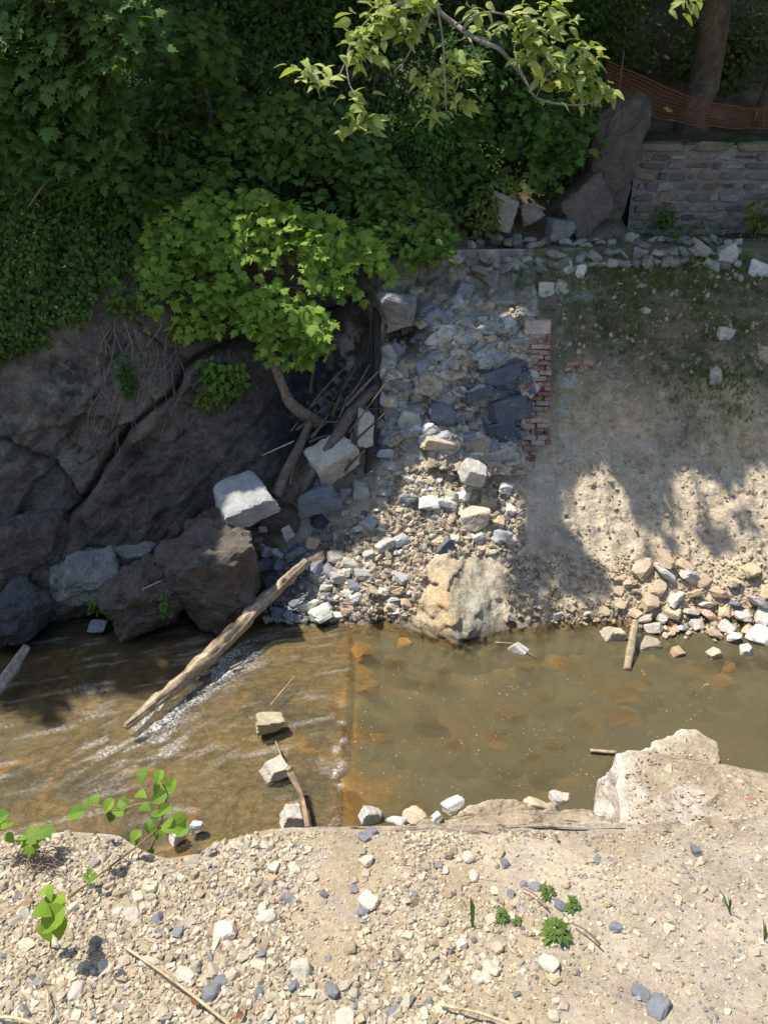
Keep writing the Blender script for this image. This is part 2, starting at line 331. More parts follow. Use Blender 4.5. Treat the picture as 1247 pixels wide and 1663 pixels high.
def Yedge(x): return np.interp(x, EDX[:, 0], EDX[:, 1]) + 0.018 * fbm(st3(np.asarray(x, float) * 9, 0, 0), 3, 97) * sst(1.2, 0.4, np.abs(np.asarray(x, float) - 0.5))
_gx = np.arange(-20, 20.01, 0.05); _gy = np.arange(9, 40, 0.1); TGRID = Ti(*np.meshgrid(_gx, _gy, indexing='ij')); _gz = np.arange(-3.6, TZ + 0.03, 0.05)
FGRID = Fi(*np.meshgrid(_gx, _gz, indexing='ij')); FTG = np.interp(_gx, xs, FTOP); EDG = np.interp(_gx, EDX[:, 0], EDX[:, 1])
def solid(P):
    x, y, z = P[..., 0], P[..., 1], P[..., 2]
    i = np.clip(((x + 20) * 20 + 0.5).astype(int), 0, len(_gx) - 1); j = np.clip(((z + 3.6) * 20 + 0.5).astype(int), 0, len(_gz) - 1); k = np.clip(((y - 9) * 10 + 0.5).astype(int), 0, len(_gy) - 1)
    return ((y < EDG[i]) & (z < GZ)) | (z < WZ) | ((z < TZ) & (y > FGRID[i, j])) | ((z >= TZ) & (y > FTG[i]) & (z < TGRID[i, k]))
def solid_exact(P):
    x, y, z = P[..., 0], P[..., 1], P[..., 2]
    g = (y < np.interp(x, EDX[:, 0], EDX[:, 1])) & (z < GZ); w = z < WZ
    b = (z < TZ) & (y > Fi(x, z)); h = (z >= TZ) & (y > np.interp(x, xs, FTOP)) & (z < Ti(x, y))
    return g | w | b | h
def hits(Q):
    """first surface along each line of sight -> points"""
    Q = np.asarray(Q, float).reshape(-1, 2); d = ray(Q[:, 0], Q[:, 1]); O = np.array([0, 0, CAM_Z]); t = np.full(len(Q), 2.0); al = np.ones(len(Q), bool)
    while al.any():
        t[al] += 0.05; k = np.where(al)[0]; al[k[solid(O + t[k, None] * d[k]) | (t[k] > 36)]] = False
    a, b = t - 0.09, t + 0.04
    for _ in range(8):
        m = 0.5 * (a + b); q = solid_exact(O + m[:, None] * d); b = np.where(q, m, b); a = np.where(q, a, m)
    return O + b[:, None] * d
def hit(px, py):
    p = hits([(px, py)])[0]; return p, float(to_px(p)[2])

# albedo of the bank
n1 = fbm(P3 * 1.1, 5, 101); n2 = fbm(P3 * 3.5, 4, 102); n3 = fbm(P3 * 9, 3, 103)
c = np.zeros(XG.shape + (3,)) + np.array([0.118, 0.098, 0.076])
c = mixc(c, (0.175, 0.147, 0.110), sst(0.05, 0.5, n1 + 0.4 * n2)); c = mixc(c, (0.062, 0.055, 0.048), sst(0.1, 0.45, -n1 + 0.5 * n2))
c = mixc(c, (0.17, 0.14, 0.10), sst(0.15, 0.5, n2 + 0.3 * n3) * 0.6)
ul = poly_in(wx, wy, [(-900, 380), (240, 500), (270, 600), (200, 700), (120, 780), (-900, 720)])     # lichen-pale upper mass
c = mixc(c, (0.20, 0.18, 0.145), ul * sst(-0.15, 0.4, n3 + n2 * 0.6) * 0.75)
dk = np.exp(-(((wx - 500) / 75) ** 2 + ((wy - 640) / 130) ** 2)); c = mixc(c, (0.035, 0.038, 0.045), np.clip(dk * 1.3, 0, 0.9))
wst = np.exp(-(((wx - 560 + (wy - 600) * 0.25) / 22) ** 2 + ((wy - 590) / 60) ** 2)) * sst(-0.1, 0.35, n3 + 0.3 * n2); c = mixc(c, (0.5, 0.5, 0.5), np.clip(wst, 0, 0.85))
wst2 = np.exp(-(((wx - 505) / 28) ** 2 + ((wy - 655) / 18) ** 2)) * sst(0, 0.4, n3); c = mixc(c, (0.5, 0.5, 0.52), np.clip(wst2, 0, 0.8))
gr = poly_in(wx, wy, [(95, 905), (150, 885), (260, 880), (280, 905), (210, 930), (190, 1000), (85, 1000)]); c = mixc(c, (0.30, 0.33, 0.30), gr * (0.75 + 0.2 * n3))
cliffc = c
c = np.zeros(XG.shape + (3,)) + np.array([0.40, 0.345, 0.265]); c = c * (0.75 + 0.5 * gid[..., None])
c = mixc(c, (0.30, 0.32, 0.35), sst(0.0, 0.4, n2 + (gid - 0.5))); c = mixc(c, (0.58, 0.56, 0.50), sst(0.1, 0.45, n3 - n1 * 0.4) * 0.7)
slate = poly_in(wx, wy, [(690, 655), (735, 640), (780, 600), (855, 590), (868, 650), (870, 700), (845, 730), (790, 710), (775, 670), (740, 690), (700, 690)]) & (gid > 0.42)
c = mixc(c, (0.10, 0.11, 0.135), slate * 0.9)
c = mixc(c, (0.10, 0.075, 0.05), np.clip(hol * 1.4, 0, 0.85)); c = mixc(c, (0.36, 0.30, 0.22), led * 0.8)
topd = sst(0.75, 1.1, ZG); c = mixc(c, (0.20, 0.175, 0.14), topd * 0.8 * sst(-0.4, 0.2, n2))
ruinc = c
c = np.zeros(XG.shape + (3,)) + np.array([0.52, 0.40, 0.255]); c = mixc(c, (0.42, 0.35, 0.25), sst(0.0, 0.5, n1)); c = mixc(c, (0.56, 0.44, 0.285), sst(0.1, 0.5, -n1 + n3 * 0.3))
c = mixc(c, (0.155, 0.13, 0.09), sst(-0.9, 0.4, ZG + 0.7 * n1 + 0.25 * n2) * 0.85); c = mixc(c, (0.40, 0.41, 0.37), sst(0.1, 0.45, n2) * np.exp(-((XG - 3.1) / 0.8) ** 2) * sst(-1.6, -0.8, ZG))
c = mixc(c, (0.55, 0.47, 0.35), talusw * 0.7); c = mixc(c, (0.50, 0.33, 0.15), np.clip(knob * 1.3, 0, 1) * sst(-0.25, 0.2, n2 - 0.4 * (XG - 0.9)) * 0.8)
c = mixc(c, (0.34, 0.36, 0.30), np.clip(knob * 1.3, 0, 1) * sst(0.0, 0.4, (XG - 0.95) * 1.5 + n2) * 0.7)
moss = sst(0.12, 0.4, n1 * 0.5 + n2 * 0.6 + 0.25 * (ZG - 0.2)) * (XG > 2.3); c = mixc(c, (0.10, 0.13, 0.045), np.clip(moss, 0, 0.4))
earthc = c
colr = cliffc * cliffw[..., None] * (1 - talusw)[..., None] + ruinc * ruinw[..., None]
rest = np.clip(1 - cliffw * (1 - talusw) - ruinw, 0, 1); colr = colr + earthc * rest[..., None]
wet = sst(-2.72, -2.88, ZG + 0.06 * n3); colr = colr * (1 - 0.55 * wet)[..., None]
VB = st3(XG, FG, ZG).reshape(-1, 3); FB = grid_faces(nxb, nzb); FB = FB[:, ::-1]
lab = np.zeros(XG.shape, int); lab[(cliffw * (1 - talusw)) > 0.5] = 1; lab[ruinw > 0.5] = 2
fl = lab.ravel()[FB[:, 0]]
def sub_mesh(name, sel):
    f = FB[sel]; u, inv = np.unique(f, return_inverse=True); return make_mesh(name, VB[u], inv.reshape(f.shape), colr.reshape(-1, 3)[u], True)
tag(link('earth_slope', sub_mesh('earth_slope', fl == 0), M_EARTH), 'eroded tan earth bank and rubble slope across the stream', None, None, 'structure')
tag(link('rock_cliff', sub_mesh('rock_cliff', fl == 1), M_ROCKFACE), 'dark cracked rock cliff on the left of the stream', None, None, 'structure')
ruin = empty('ruined_wall', (1.2, 11.6, -1.0), 'broken pale rubble masonry wall with brick edge above the stone pile', 'wall')
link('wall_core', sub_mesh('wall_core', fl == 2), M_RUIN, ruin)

# hillside above
hy = np.concatenate([np.linspace(0, 4, 56)[:-1], np.linspace(4, 22, 70)]); hx = np.concatenate([np.linspace(-20, -7, 24)[:-1], np.linspace(-7, 8, 150), np.linspace(8, 20, 24)[1:]])
HX, HD = np.meshgrid(hx, hy, indexing='ij'); HY = np.interp(HX, xs, FTOP) + HD; HZ = Ti(HX, HY); HZ = np.where(HD < 1e-6, TZ, HZ)
hp = st3(HX, HY, HZ); hn = fbm(hp * 1.5, 4, 111)
hc = np.zeros(HX.shape + (3,)) + np.array([0.10, 0.08, 0.055]); hc = mixc(hc, (0.20, 0.16, 0.11), sst(0, 0.4, hn)); hc = mixc(hc, (0.05, 0.065, 0.025), sst(0.05, 0.4, -hn))
tp = sst(2.0, 2.8, HX) * sst(1.2, 0.6, HD); hc = mixc(hc, (0.24, 0.21, 0.16), tp * 0.8)
tag(link('hillside', make_mesh('hillside', hp.reshape(-1, 3), grid_faces(*HX.shape)[:, ::-1], hc.reshape(-1, 3), True), M_EARTH), 'wooded hillside above the far bank', None, None, 'structure')

# ------------------------------------------------------------------ stream bed and water
WEIR_X = -0.46
def bed_z(x, y):
    P = st3(x, y, 0); e = x - WEIR_X + 0.07 * fbm(P * np.array([1.0, 3.0, 1.0]), 4, 120)
    apron = -3.0 + 0.012 * np.minimum(e, 0) + 0.012 * fbm(P * 3, 3, 121)
    pool = -3.32 + 0.10 * fbm(P * 0.8, 3, 122) + 0.05 * fbm(P * 4, 3, 123) - 0.12 * np.exp(-((y - 6.6) / 1.3) ** 2)
    sh = 0.35 * sst(0.0, 0.05, e) + 0.65 * sst(0.10, 0.55, e + 0.15 * fbm(P * 2.5, 3, 124)); z = np.where(e < 0, apron, pool * sh + apron * (1 - sh))
    return z + 0.05 * sst(9.0, 9.6, y)
def water_z(x, y):
    P = st3(x, y, 0); e = x - WEIR_X; L = sst(0.10, -0.10, e + 0.10 * fbm(P * np.array([1.5, 4, 1]), 3, 129))
    fl_ = st3(x * 0.55 + y * 0.16, y * 1.0 - x * 0.16, 0)
    rip = 0.010 * fbm(fl_ * 5, 3, 130) + 0.012 * fbm(fl_ * np.array([11, 17, 1.0]), 3, 131)
    z = WZ + L * (-0.028 + 0.010 * np.minimum(e, 0) + rip) + (1 - L) * (0.0016 * fbm(P * 6, 3, 133) + 0.0011 * fbm(P * 18, 2, 134))
    A = LOGA; B = LOGB; v = B - A; t = np.clip(((x - A[0]) * v[0] + (y - A[1]) * v[1]) / (v @ v), 0, 1)
    dx = x - A[0] - t * v[0]; dy = y - A[1] - t * v[1]; d = np.hypot(dx, dy); sg = (dx * v[1] - dy * v[0]) > 0
    fo = np.exp(-((d - 0.1) / 0.28) ** 2) * sg * sst(-0.02, 0.1, t) * sst(0.95, 0.55, t)
    z = z + 0.05 * fo * (0.4 + fbm(P * 9, 3, 135))
    return z, fo, L
LOGA = at_z(205, 1185, WZ)[:2]; LOGB = at_z(430, 1010, WZ)[:2]
bx = np.arange(-9, 9.01, 0.05); by = np.arange(2.0, 10.8, 0.05); BX, BY = np.meshgrid(bx, by, indexing='ij'); BZ = bed_z(BX, BY)
bp = st3(BX, BY, BZ); q1 = fbm(bp * 1.4, 4, 140); q2 = fbm(bp * np.array([2, 4, 1]), 4, 141); e = BX - WEIR_X
bc = np.zeros(BX.shape + (3,)) + np.array([0.20, 0.165, 0.105]); bc = mixc(bc, (0.13, 0.12, 0.095), sst(0, 0.4, q1))
seam = np.maximum(np.exp(-((e - 0.16) / 0.20) ** 2) * (0.55 + 0.9 * q1), 0)
alg = np.clip(sst(0.12, 0.42, q2) * 0.8 + np.exp(-((np.sin(BX * 1.9 + 0.6)) / 0.10) ** 2) * sst(-0.1, 0.4, q1) * 0.7, 0, 1) * (e < 0.05)
bc = mixc(bc, (0.46, 0.25, 0.06), np.clip(alg * 0.6 * sst(-0.15, 0.3, q1) + seam * 0.8, 0, 0.7))
bc = mixc(bc, (0.34, 0.25, 0.11), (e > 0.1) * sst(-0.1, 0.5, q2) * 0.8); bc = mixc(bc, (0.48, 0.26, 0.07), (e > 0.1) * sst(0.1, 0.4, fbm(bp * 2.6, 3, 146)) * 0.8)
M_BED = surf_mat('stream_bed_silt', rough=0.8, mott=0.3, scales=(3, 12, 45), bump=0.6, bdist=0.02)
tag(link('stream_bed', make_mesh('stream_bed', bp.reshape(-1, 3), grid_faces(*BX.shape)[:, ::-1], bc.reshape(-1, 3), True), M_BED), 'silty stream bed with a concrete apron', None, None, 'structure')
gx = np.concatenate([np.arange(-9, -6.5, 0.1), np.arange(-6.5, 6.5, 0.024), np.arange(6.5, 9.05, 0.1)]); gy = np.concatenate([np.arange(2.0, 4.8, 0.1), np.arange(4.8, 10.6, 0.024)])
SUBM = [(1045, 1108, 30), (1030, 1120, 36), (1010, 1165, 60), (960, 1175, 50), (880, 1130, 40), (830, 1165, 46), (810, 1200, 60), (1170, 1110, 44), (1180, 1090, 26), (690, 1150, 36), (640, 1080, 40), (600, 1120, 30), (615, 1285, 95), (680, 1310, 40), (850, 1085, 30), (1010, 1130, 40), (1130, 1130, 30), (740, 1210, 40), (900, 1210, 40), (660, 1040, 30), (620, 1200, 40), (1000, 1240, 50), (930, 1150, 30), (870, 1230, 36), (590, 1060, 36), (720, 1090, 26)]
WX, WY = np.meshgrid(gx, gy, indexing='ij'); WZs, WFo, WL = water_z(WX, WY)
dep = np.maximum(WZs - bed_z(WX, WY), 0) ; dep = np.minimum(dep, np.maximum(0.02, (Fi(WX, np.full_like(WX, -3.1)) - WY) * 0.9))
dep = dep * np.clip(0.85 + 0.9 * fbm(st3(WX * 1.8, WY * 2.4, 0), 4, 158), 0.25, 1.6)
for px_, py_, w_ in SUBM:
    q_ = at_z(px_, py_, WZ); s_ = w_ / FPX * to_px(q_)[2]; dep = dep * (1 - 0.65 * np.exp(-(((WX - q_[0]) / (0.5 * s_)) ** 2 + ((WY - q_[1]) / (0.42 * s_)) ** 2) ** 1.5))
turb = 0.80 * (1 - np.exp(-dep * 6.5)) * (1 - 0.62 * sst(0.35, -0.3, WX - WEIR_X + 0.25 * fbm(st3(WX * 1.5, WY * 2.5, 0), 3, 159)))
wp = st3(WX, WY, 0)
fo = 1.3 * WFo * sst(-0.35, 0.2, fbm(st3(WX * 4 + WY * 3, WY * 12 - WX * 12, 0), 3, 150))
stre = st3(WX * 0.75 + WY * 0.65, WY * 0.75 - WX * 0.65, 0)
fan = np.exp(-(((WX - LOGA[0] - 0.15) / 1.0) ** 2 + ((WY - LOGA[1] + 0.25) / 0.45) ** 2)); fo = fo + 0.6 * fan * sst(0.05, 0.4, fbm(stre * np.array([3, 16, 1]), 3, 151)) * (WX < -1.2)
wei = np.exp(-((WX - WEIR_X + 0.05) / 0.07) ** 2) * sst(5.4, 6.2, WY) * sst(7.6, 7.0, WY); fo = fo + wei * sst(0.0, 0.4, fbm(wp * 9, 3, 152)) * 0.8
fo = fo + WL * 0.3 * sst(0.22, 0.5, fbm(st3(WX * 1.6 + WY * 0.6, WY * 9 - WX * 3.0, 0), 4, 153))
def water_mat():
    m, nt, nd, ln, b, out = newmat('stream_water'); nd.remove(b)
    geo = nd.new('ShaderNodeNewGeometry')
    tb = nd.new('ShaderNodeAttribute'); tb.attribute_name = 'turb'; fa = nd.new('ShaderNodeAttribute'); fa.attribute_name = 'foam'; rf = nd.new('ShaderNodeAttribute'); rf.attribute_name = 'riffle'
    n = noise_node(nd, ln, geo.outputs['Position'], 42, 3, 0.6); n2_ = noise_node(nd, ln, geo.outputs['Position'], 7, 2, 0.5)
    ad = nd.new('ShaderNodeMath'); ad.operation = 'ADD'; ln.new(n.outputs[0], ad.inputs[0]); ln.new(n2_.outputs[0], ad.inputs[1])
    st = nd.new('ShaderNodeMapRange'); st.inputs[3].default_value = 0.22; st.inputs[4].default_value = 1.0; ln.new(rf.outputs['Fac'], st.inputs[0])
    bp_ = nd.new('ShaderNodeBump'); bp_.inputs['Distance'].default_value = 0.02; ln.new(st.outputs[0], bp_.inputs['Strength']); ln.new(ad.outputs[0], bp_.inputs['Height'])
    tr = nd.new('ShaderNodeBsdfTransparent'); tr.inputs[0].default_value = (0.90, 0.84, 0.66, 1)
    df = nd.new('ShaderNodeBsdfDiffuse'); df.inputs[0].default_value = (0.118, 0.105, 0.058, 1)
    body = nd.new('ShaderNodeMixShader'); ln.new(tb.outputs['Fac'], body.inputs[0]); ln.new(tr.outputs[0], body.inputs[1]); ln.new(df.outputs[0], body.inputs[2])
    gl = nd.new('ShaderNodeBsdfGlossy'); gl.inputs['Roughness'].default_value = 0.06; ln.new(bp_.outputs[0], gl.inputs['Normal'])
    fr = nd.new('ShaderNodeFresnel'); fr.inputs[0].default_value = 1.33; ln.new(bp_.outputs[0], fr.inputs['Normal'])
    ro = nd.new('ShaderNodeMapRange'); ro.inputs[3].default_value = 0.08; ro.inputs[4].default_value = 0.17; ln.new(rf.outputs['Fac'], ro.inputs[0]); ln.new(ro.outputs[0], gl.inputs['Roughness'])
    s1 = nd.new('ShaderNodeMixShader'); ln.new(fr.outputs[0], s1.inputs[0]); ln.new(body.outputs[0], s1.inputs[1]); ln.new(gl.outputs[0], s1.inputs[2])
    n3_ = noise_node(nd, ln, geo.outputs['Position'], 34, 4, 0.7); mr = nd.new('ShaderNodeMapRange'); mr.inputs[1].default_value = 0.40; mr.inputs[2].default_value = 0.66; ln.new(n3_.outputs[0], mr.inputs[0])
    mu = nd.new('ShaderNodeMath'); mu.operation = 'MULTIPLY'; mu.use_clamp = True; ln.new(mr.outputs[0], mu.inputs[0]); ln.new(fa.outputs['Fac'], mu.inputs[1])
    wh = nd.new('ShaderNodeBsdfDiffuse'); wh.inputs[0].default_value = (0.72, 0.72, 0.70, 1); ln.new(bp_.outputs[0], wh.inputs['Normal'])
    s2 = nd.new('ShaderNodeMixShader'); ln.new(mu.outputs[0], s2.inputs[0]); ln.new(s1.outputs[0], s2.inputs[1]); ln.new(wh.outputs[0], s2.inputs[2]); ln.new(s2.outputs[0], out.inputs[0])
    return m
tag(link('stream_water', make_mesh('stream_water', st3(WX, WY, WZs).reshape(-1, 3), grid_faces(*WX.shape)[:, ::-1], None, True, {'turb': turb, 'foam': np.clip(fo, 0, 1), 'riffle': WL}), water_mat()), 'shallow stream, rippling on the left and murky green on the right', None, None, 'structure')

# ------------------------------------------------------------------ near gravel bank and its retaining wall
gxx = np.concatenate([np.linspace(-40, -3.2, 20)[:-1], np.arange(-3.2, 3.4, 0.03), np.linspace(3.4, 40, 20)]); gs = np.concatenate([np.linspace(-40, 0.9, 16)[:-1], np.linspace(0.9, 3, 74)]) 
GX, GS = np.meshgrid(gxx, gs, indexing='ij'); ye = Yedge(GX); GY = np.where(GS > 0.9, 0.9 + (GS - 0.9) / 2.1 * (ye - 0.9), GS)
def grav_z(x, y):
    P = st3(x, y, 0); return 0.03 * fbm(P * 1.3, 3, 160) + 0.010 * fbm(P * 7, 3, 161) - 0.028 * sst(0.12, 0.0, np.interp(x, EDX[:, 0], EDX[:, 1]) - y)
GZs = grav_z(GX, GY) + 0.004 * fbm(st3(GX, GY, 0) * 25, 2, 162)
gp = st3(GX, GY, 0); u1 = fbm(gp * 2.2, 4, 165); u2 = fbm(gp * 9, 3, 166)
gc = np.zeros(GX.shape + (3,)) + np.array([0.325, 0.26, 0.172]); gc = mixc(gc, (0.39, 0.325, 0.235), sst(0, 0.5, u1)); gc = mixc(gc, (0.33, 0.30, 0.255), sst(0.0, 0.5, u2) * 0.5)
gc = mixc(gc, (0.32, 0.275, 0.215), sst(0.6, 1.3, GX - 0.8 * (GY - 2.2)) * 0.7)
tag(link('gravel_bank', make_mesh('gravel_bank', st3(GX, GY, GZs).reshape(-1, 3), grid_faces(*GX.shape)[:, ::-1], gc.reshape(-1, 3), True), M_GRAVEL), 'near bank of pale gravel and dry dirt', None, None, 'structure')
wxx = np.concatenate([np.linspace(-20, -3.2, 10)[:-1], np.arange(-3.2, 3.4, 0.03), np.linspace(3.4, 20, 10)]); ws = np.array([0, 0.02, 0.08, 0.2, 0.4, 0.7, 1.1, 1.6, 2.2, 2.8, 3.5])
QX, QS = np.meshgrid(wxx, ws, indexing='ij'); QY = Yedge(QX) - 0.006 + 0.06 * QS + 0.02 * sst(0, 0.04, QS) + 0.03 * fbm(st3(QX * 4, QS * 4, 0), 3, 170) * sst(0, 0.1, QS)
QZ = np.where(QS == 0, grav_z(QX, Yedge(QX)) - 0.012, -QS - 0.012)
wcol = np.zeros(QX.shape + (3,)) + np.array([0.42, 0.41, 0.38]); wcol = mixc(wcol, (0.3, 0.25, 0.18), sst(0, 0.4, fbm(st3(QX, QS, 0) * 3, 3, 171)))
tag(link('retaining_wall', make_mesh('retaining_wall', st3(QX, QY, QZ).reshape(-1, 3), grid_faces(*QX.shape)[:, ::-1], wcol.reshape(-1, 3), True), M_CONC), 'weathered concrete retaining wall edging the gravel bank', 'wall')

# ------------------------------------------------------------------ rocks
def hull(seed, n=12, dims=(1, 1, 1), box=0.35):
    r = np.random.default_rng(seed); p = r.normal(size=(n, 3)); p /= np.linalg.norm(p, axis=1)[:, None]
    p = np.sign(p) * np.abs(p) ** (1 - box); p *= (0.82 + 0.3 * r.random((n, 1))); p *= np.array(dims) * 0.5
    bm = bmesh.new()
    for v in p: bm.verts.new(v)
    bmesh.ops.convex_hull(bm, input=bm.verts); bmesh.ops.delete(bm, geom=[v for v in bm.verts if not v.link_faces], context='VERTS')
    bmesh.ops.triangulate(bm, faces=bm.faces); bm.verts.index_update()
    V = np.array([v.co for v in bm.verts]); F = np.array([[v.index for v in f.verts] for f in bm.faces]); bm.free(); return V, F
ICO = {}
def ico(sub):
    if sub not in ICO:
        bm = bmesh.new(); bmesh.ops.create_icosphere(bm, subdivisions=sub, radius=1); ICO[sub] = (np.array([v.co for v in bm.verts]), np.array([[v.index for v in f.verts] for f in bm.faces])); bm.free()
    return ICO[sub]
def facet_rock(seed, dims=(1, 1, 1), planes=11, soft=0.0, rough=0.03, sub=4, blocky=0.5, chip=0.14):
    """polyhedral rock: radius is the nearest of a set of cutting planes, edges softened, surface roughened"""
    r = np.random.default_rng(seed); D_, F_ = ico(sub)
    n = r.normal(size=(planes, 3)); n /= np.linalg.norm(n, axis=1)[:, None]; h = 0.80 + 0.25 * r.random(planes)
    ax = np.array([[1, 0, 0], [-1, 0, 0], [0, 1, 0], [0, -1, 0], [0, 0, 1], [0, 0, -1]], float) + r.normal(size=(6, 3)) * 0.16
    ax /= np.linalg.norm(ax, axis=1)[:, None]
    n = np.vstack([n, ax]); h = np.concatenate([h + (1 - 0.62) * blocky, np.full(6, 0.62 + 0.28 * (1 - blocky)) + 0.06 * r.random(6)])
    q = D_ @ n.T; rad = np.where(q > 0.05, h[None] / np.maximum(q, 0.05), 9.0)
    if soft > 0: rr = -soft * np.log(np.sum(np.exp(-rad / soft), 1))
    else: rr = rad.min(1)
    V = D_ * np.clip(rr, 0.3, 1.6)[:, None]
    V = V * (1 + rough * fbm(V * 2.5, 4, seed % 977)[:, None] * 2)
    if sub >= 4:
        w_ = V * 1.5 + 0.3 * np.stack([fbm(V * 2, 2, seed % 91), fbm(V * 2, 2, seed % 91 + 1), fbm(V * 2, 2, seed % 91 + 2)], -1); V = V * (1 + chip * (worley(w_, seed % 53)[2] - 0.5)[:, None] + 0.25 * rough * fbm(V * 14, 2, seed % 31)[:, None] - (0.05 * np.exp(-(vnoise(w_ * 1.1 + 5, seed % 37) / 0.04) ** 2)[:, None] if sub >= 5 else 0))
    V = V * (0.5 / np.abs(V).max(0)) * np.array(dims); return V, F_
def rot(rx, ry, rz): return Euler((rx, ry, rz)).to_matrix().to_4x4()
def scl(s): return Matrix.Diagonal((*s, 1))
def place_rock(px, py, w, label, cat='rock', name='rock', dims=(1, 0.8, 0.7), col=(0.45, 0.42, 0.36), seed=0, tilt=(0, 0, 0), sink=0.25, depth_y=None, z=None, group=None, soft=0.03, rough=0.03, sub=4, blocky=0.6, planes=11, mat=None, smooth=False, parent=None, push=0.0):
    if depth_y is not None: p = at_y(px, py, depth_y); t = to_px(p)[2]
    elif z is not None: p = at_z(px, py, z); t = to_px(p)[2]
    else: p, t = hit(px, py)
    s = w / FPX * t; d = np.array(dims) * s
    V, F_ = facet_rock(seed, d, planes, soft, rough, sub, blocky)
    me = make_mesh(name, V, F_, None, smooth)
    p = p + np.array([0, push + d[1] * 0.10, 0.5 * d[2] * (1 - 2 * sink) * 0.3])
    o = link(name, me, mat or M_STONE, parent, Matrix.Translation(p) @ rot(*[R(a) for a in tilt]), col)
    if parent is None: tag(o, label, cat, group)
    return o
PALE, TAN, DARK, BLUE, WHITE, BROWN, GREEN = (0.50, 0.47, 0.41), (0.47, 0.37, 0.25), (0.10, 0.10, 0.105), (0.20, 0.215, 0.245), (0.62, 0.60, 0.55), (0.16, 0.135, 0.11), (0.28, 0.31, 0.28)
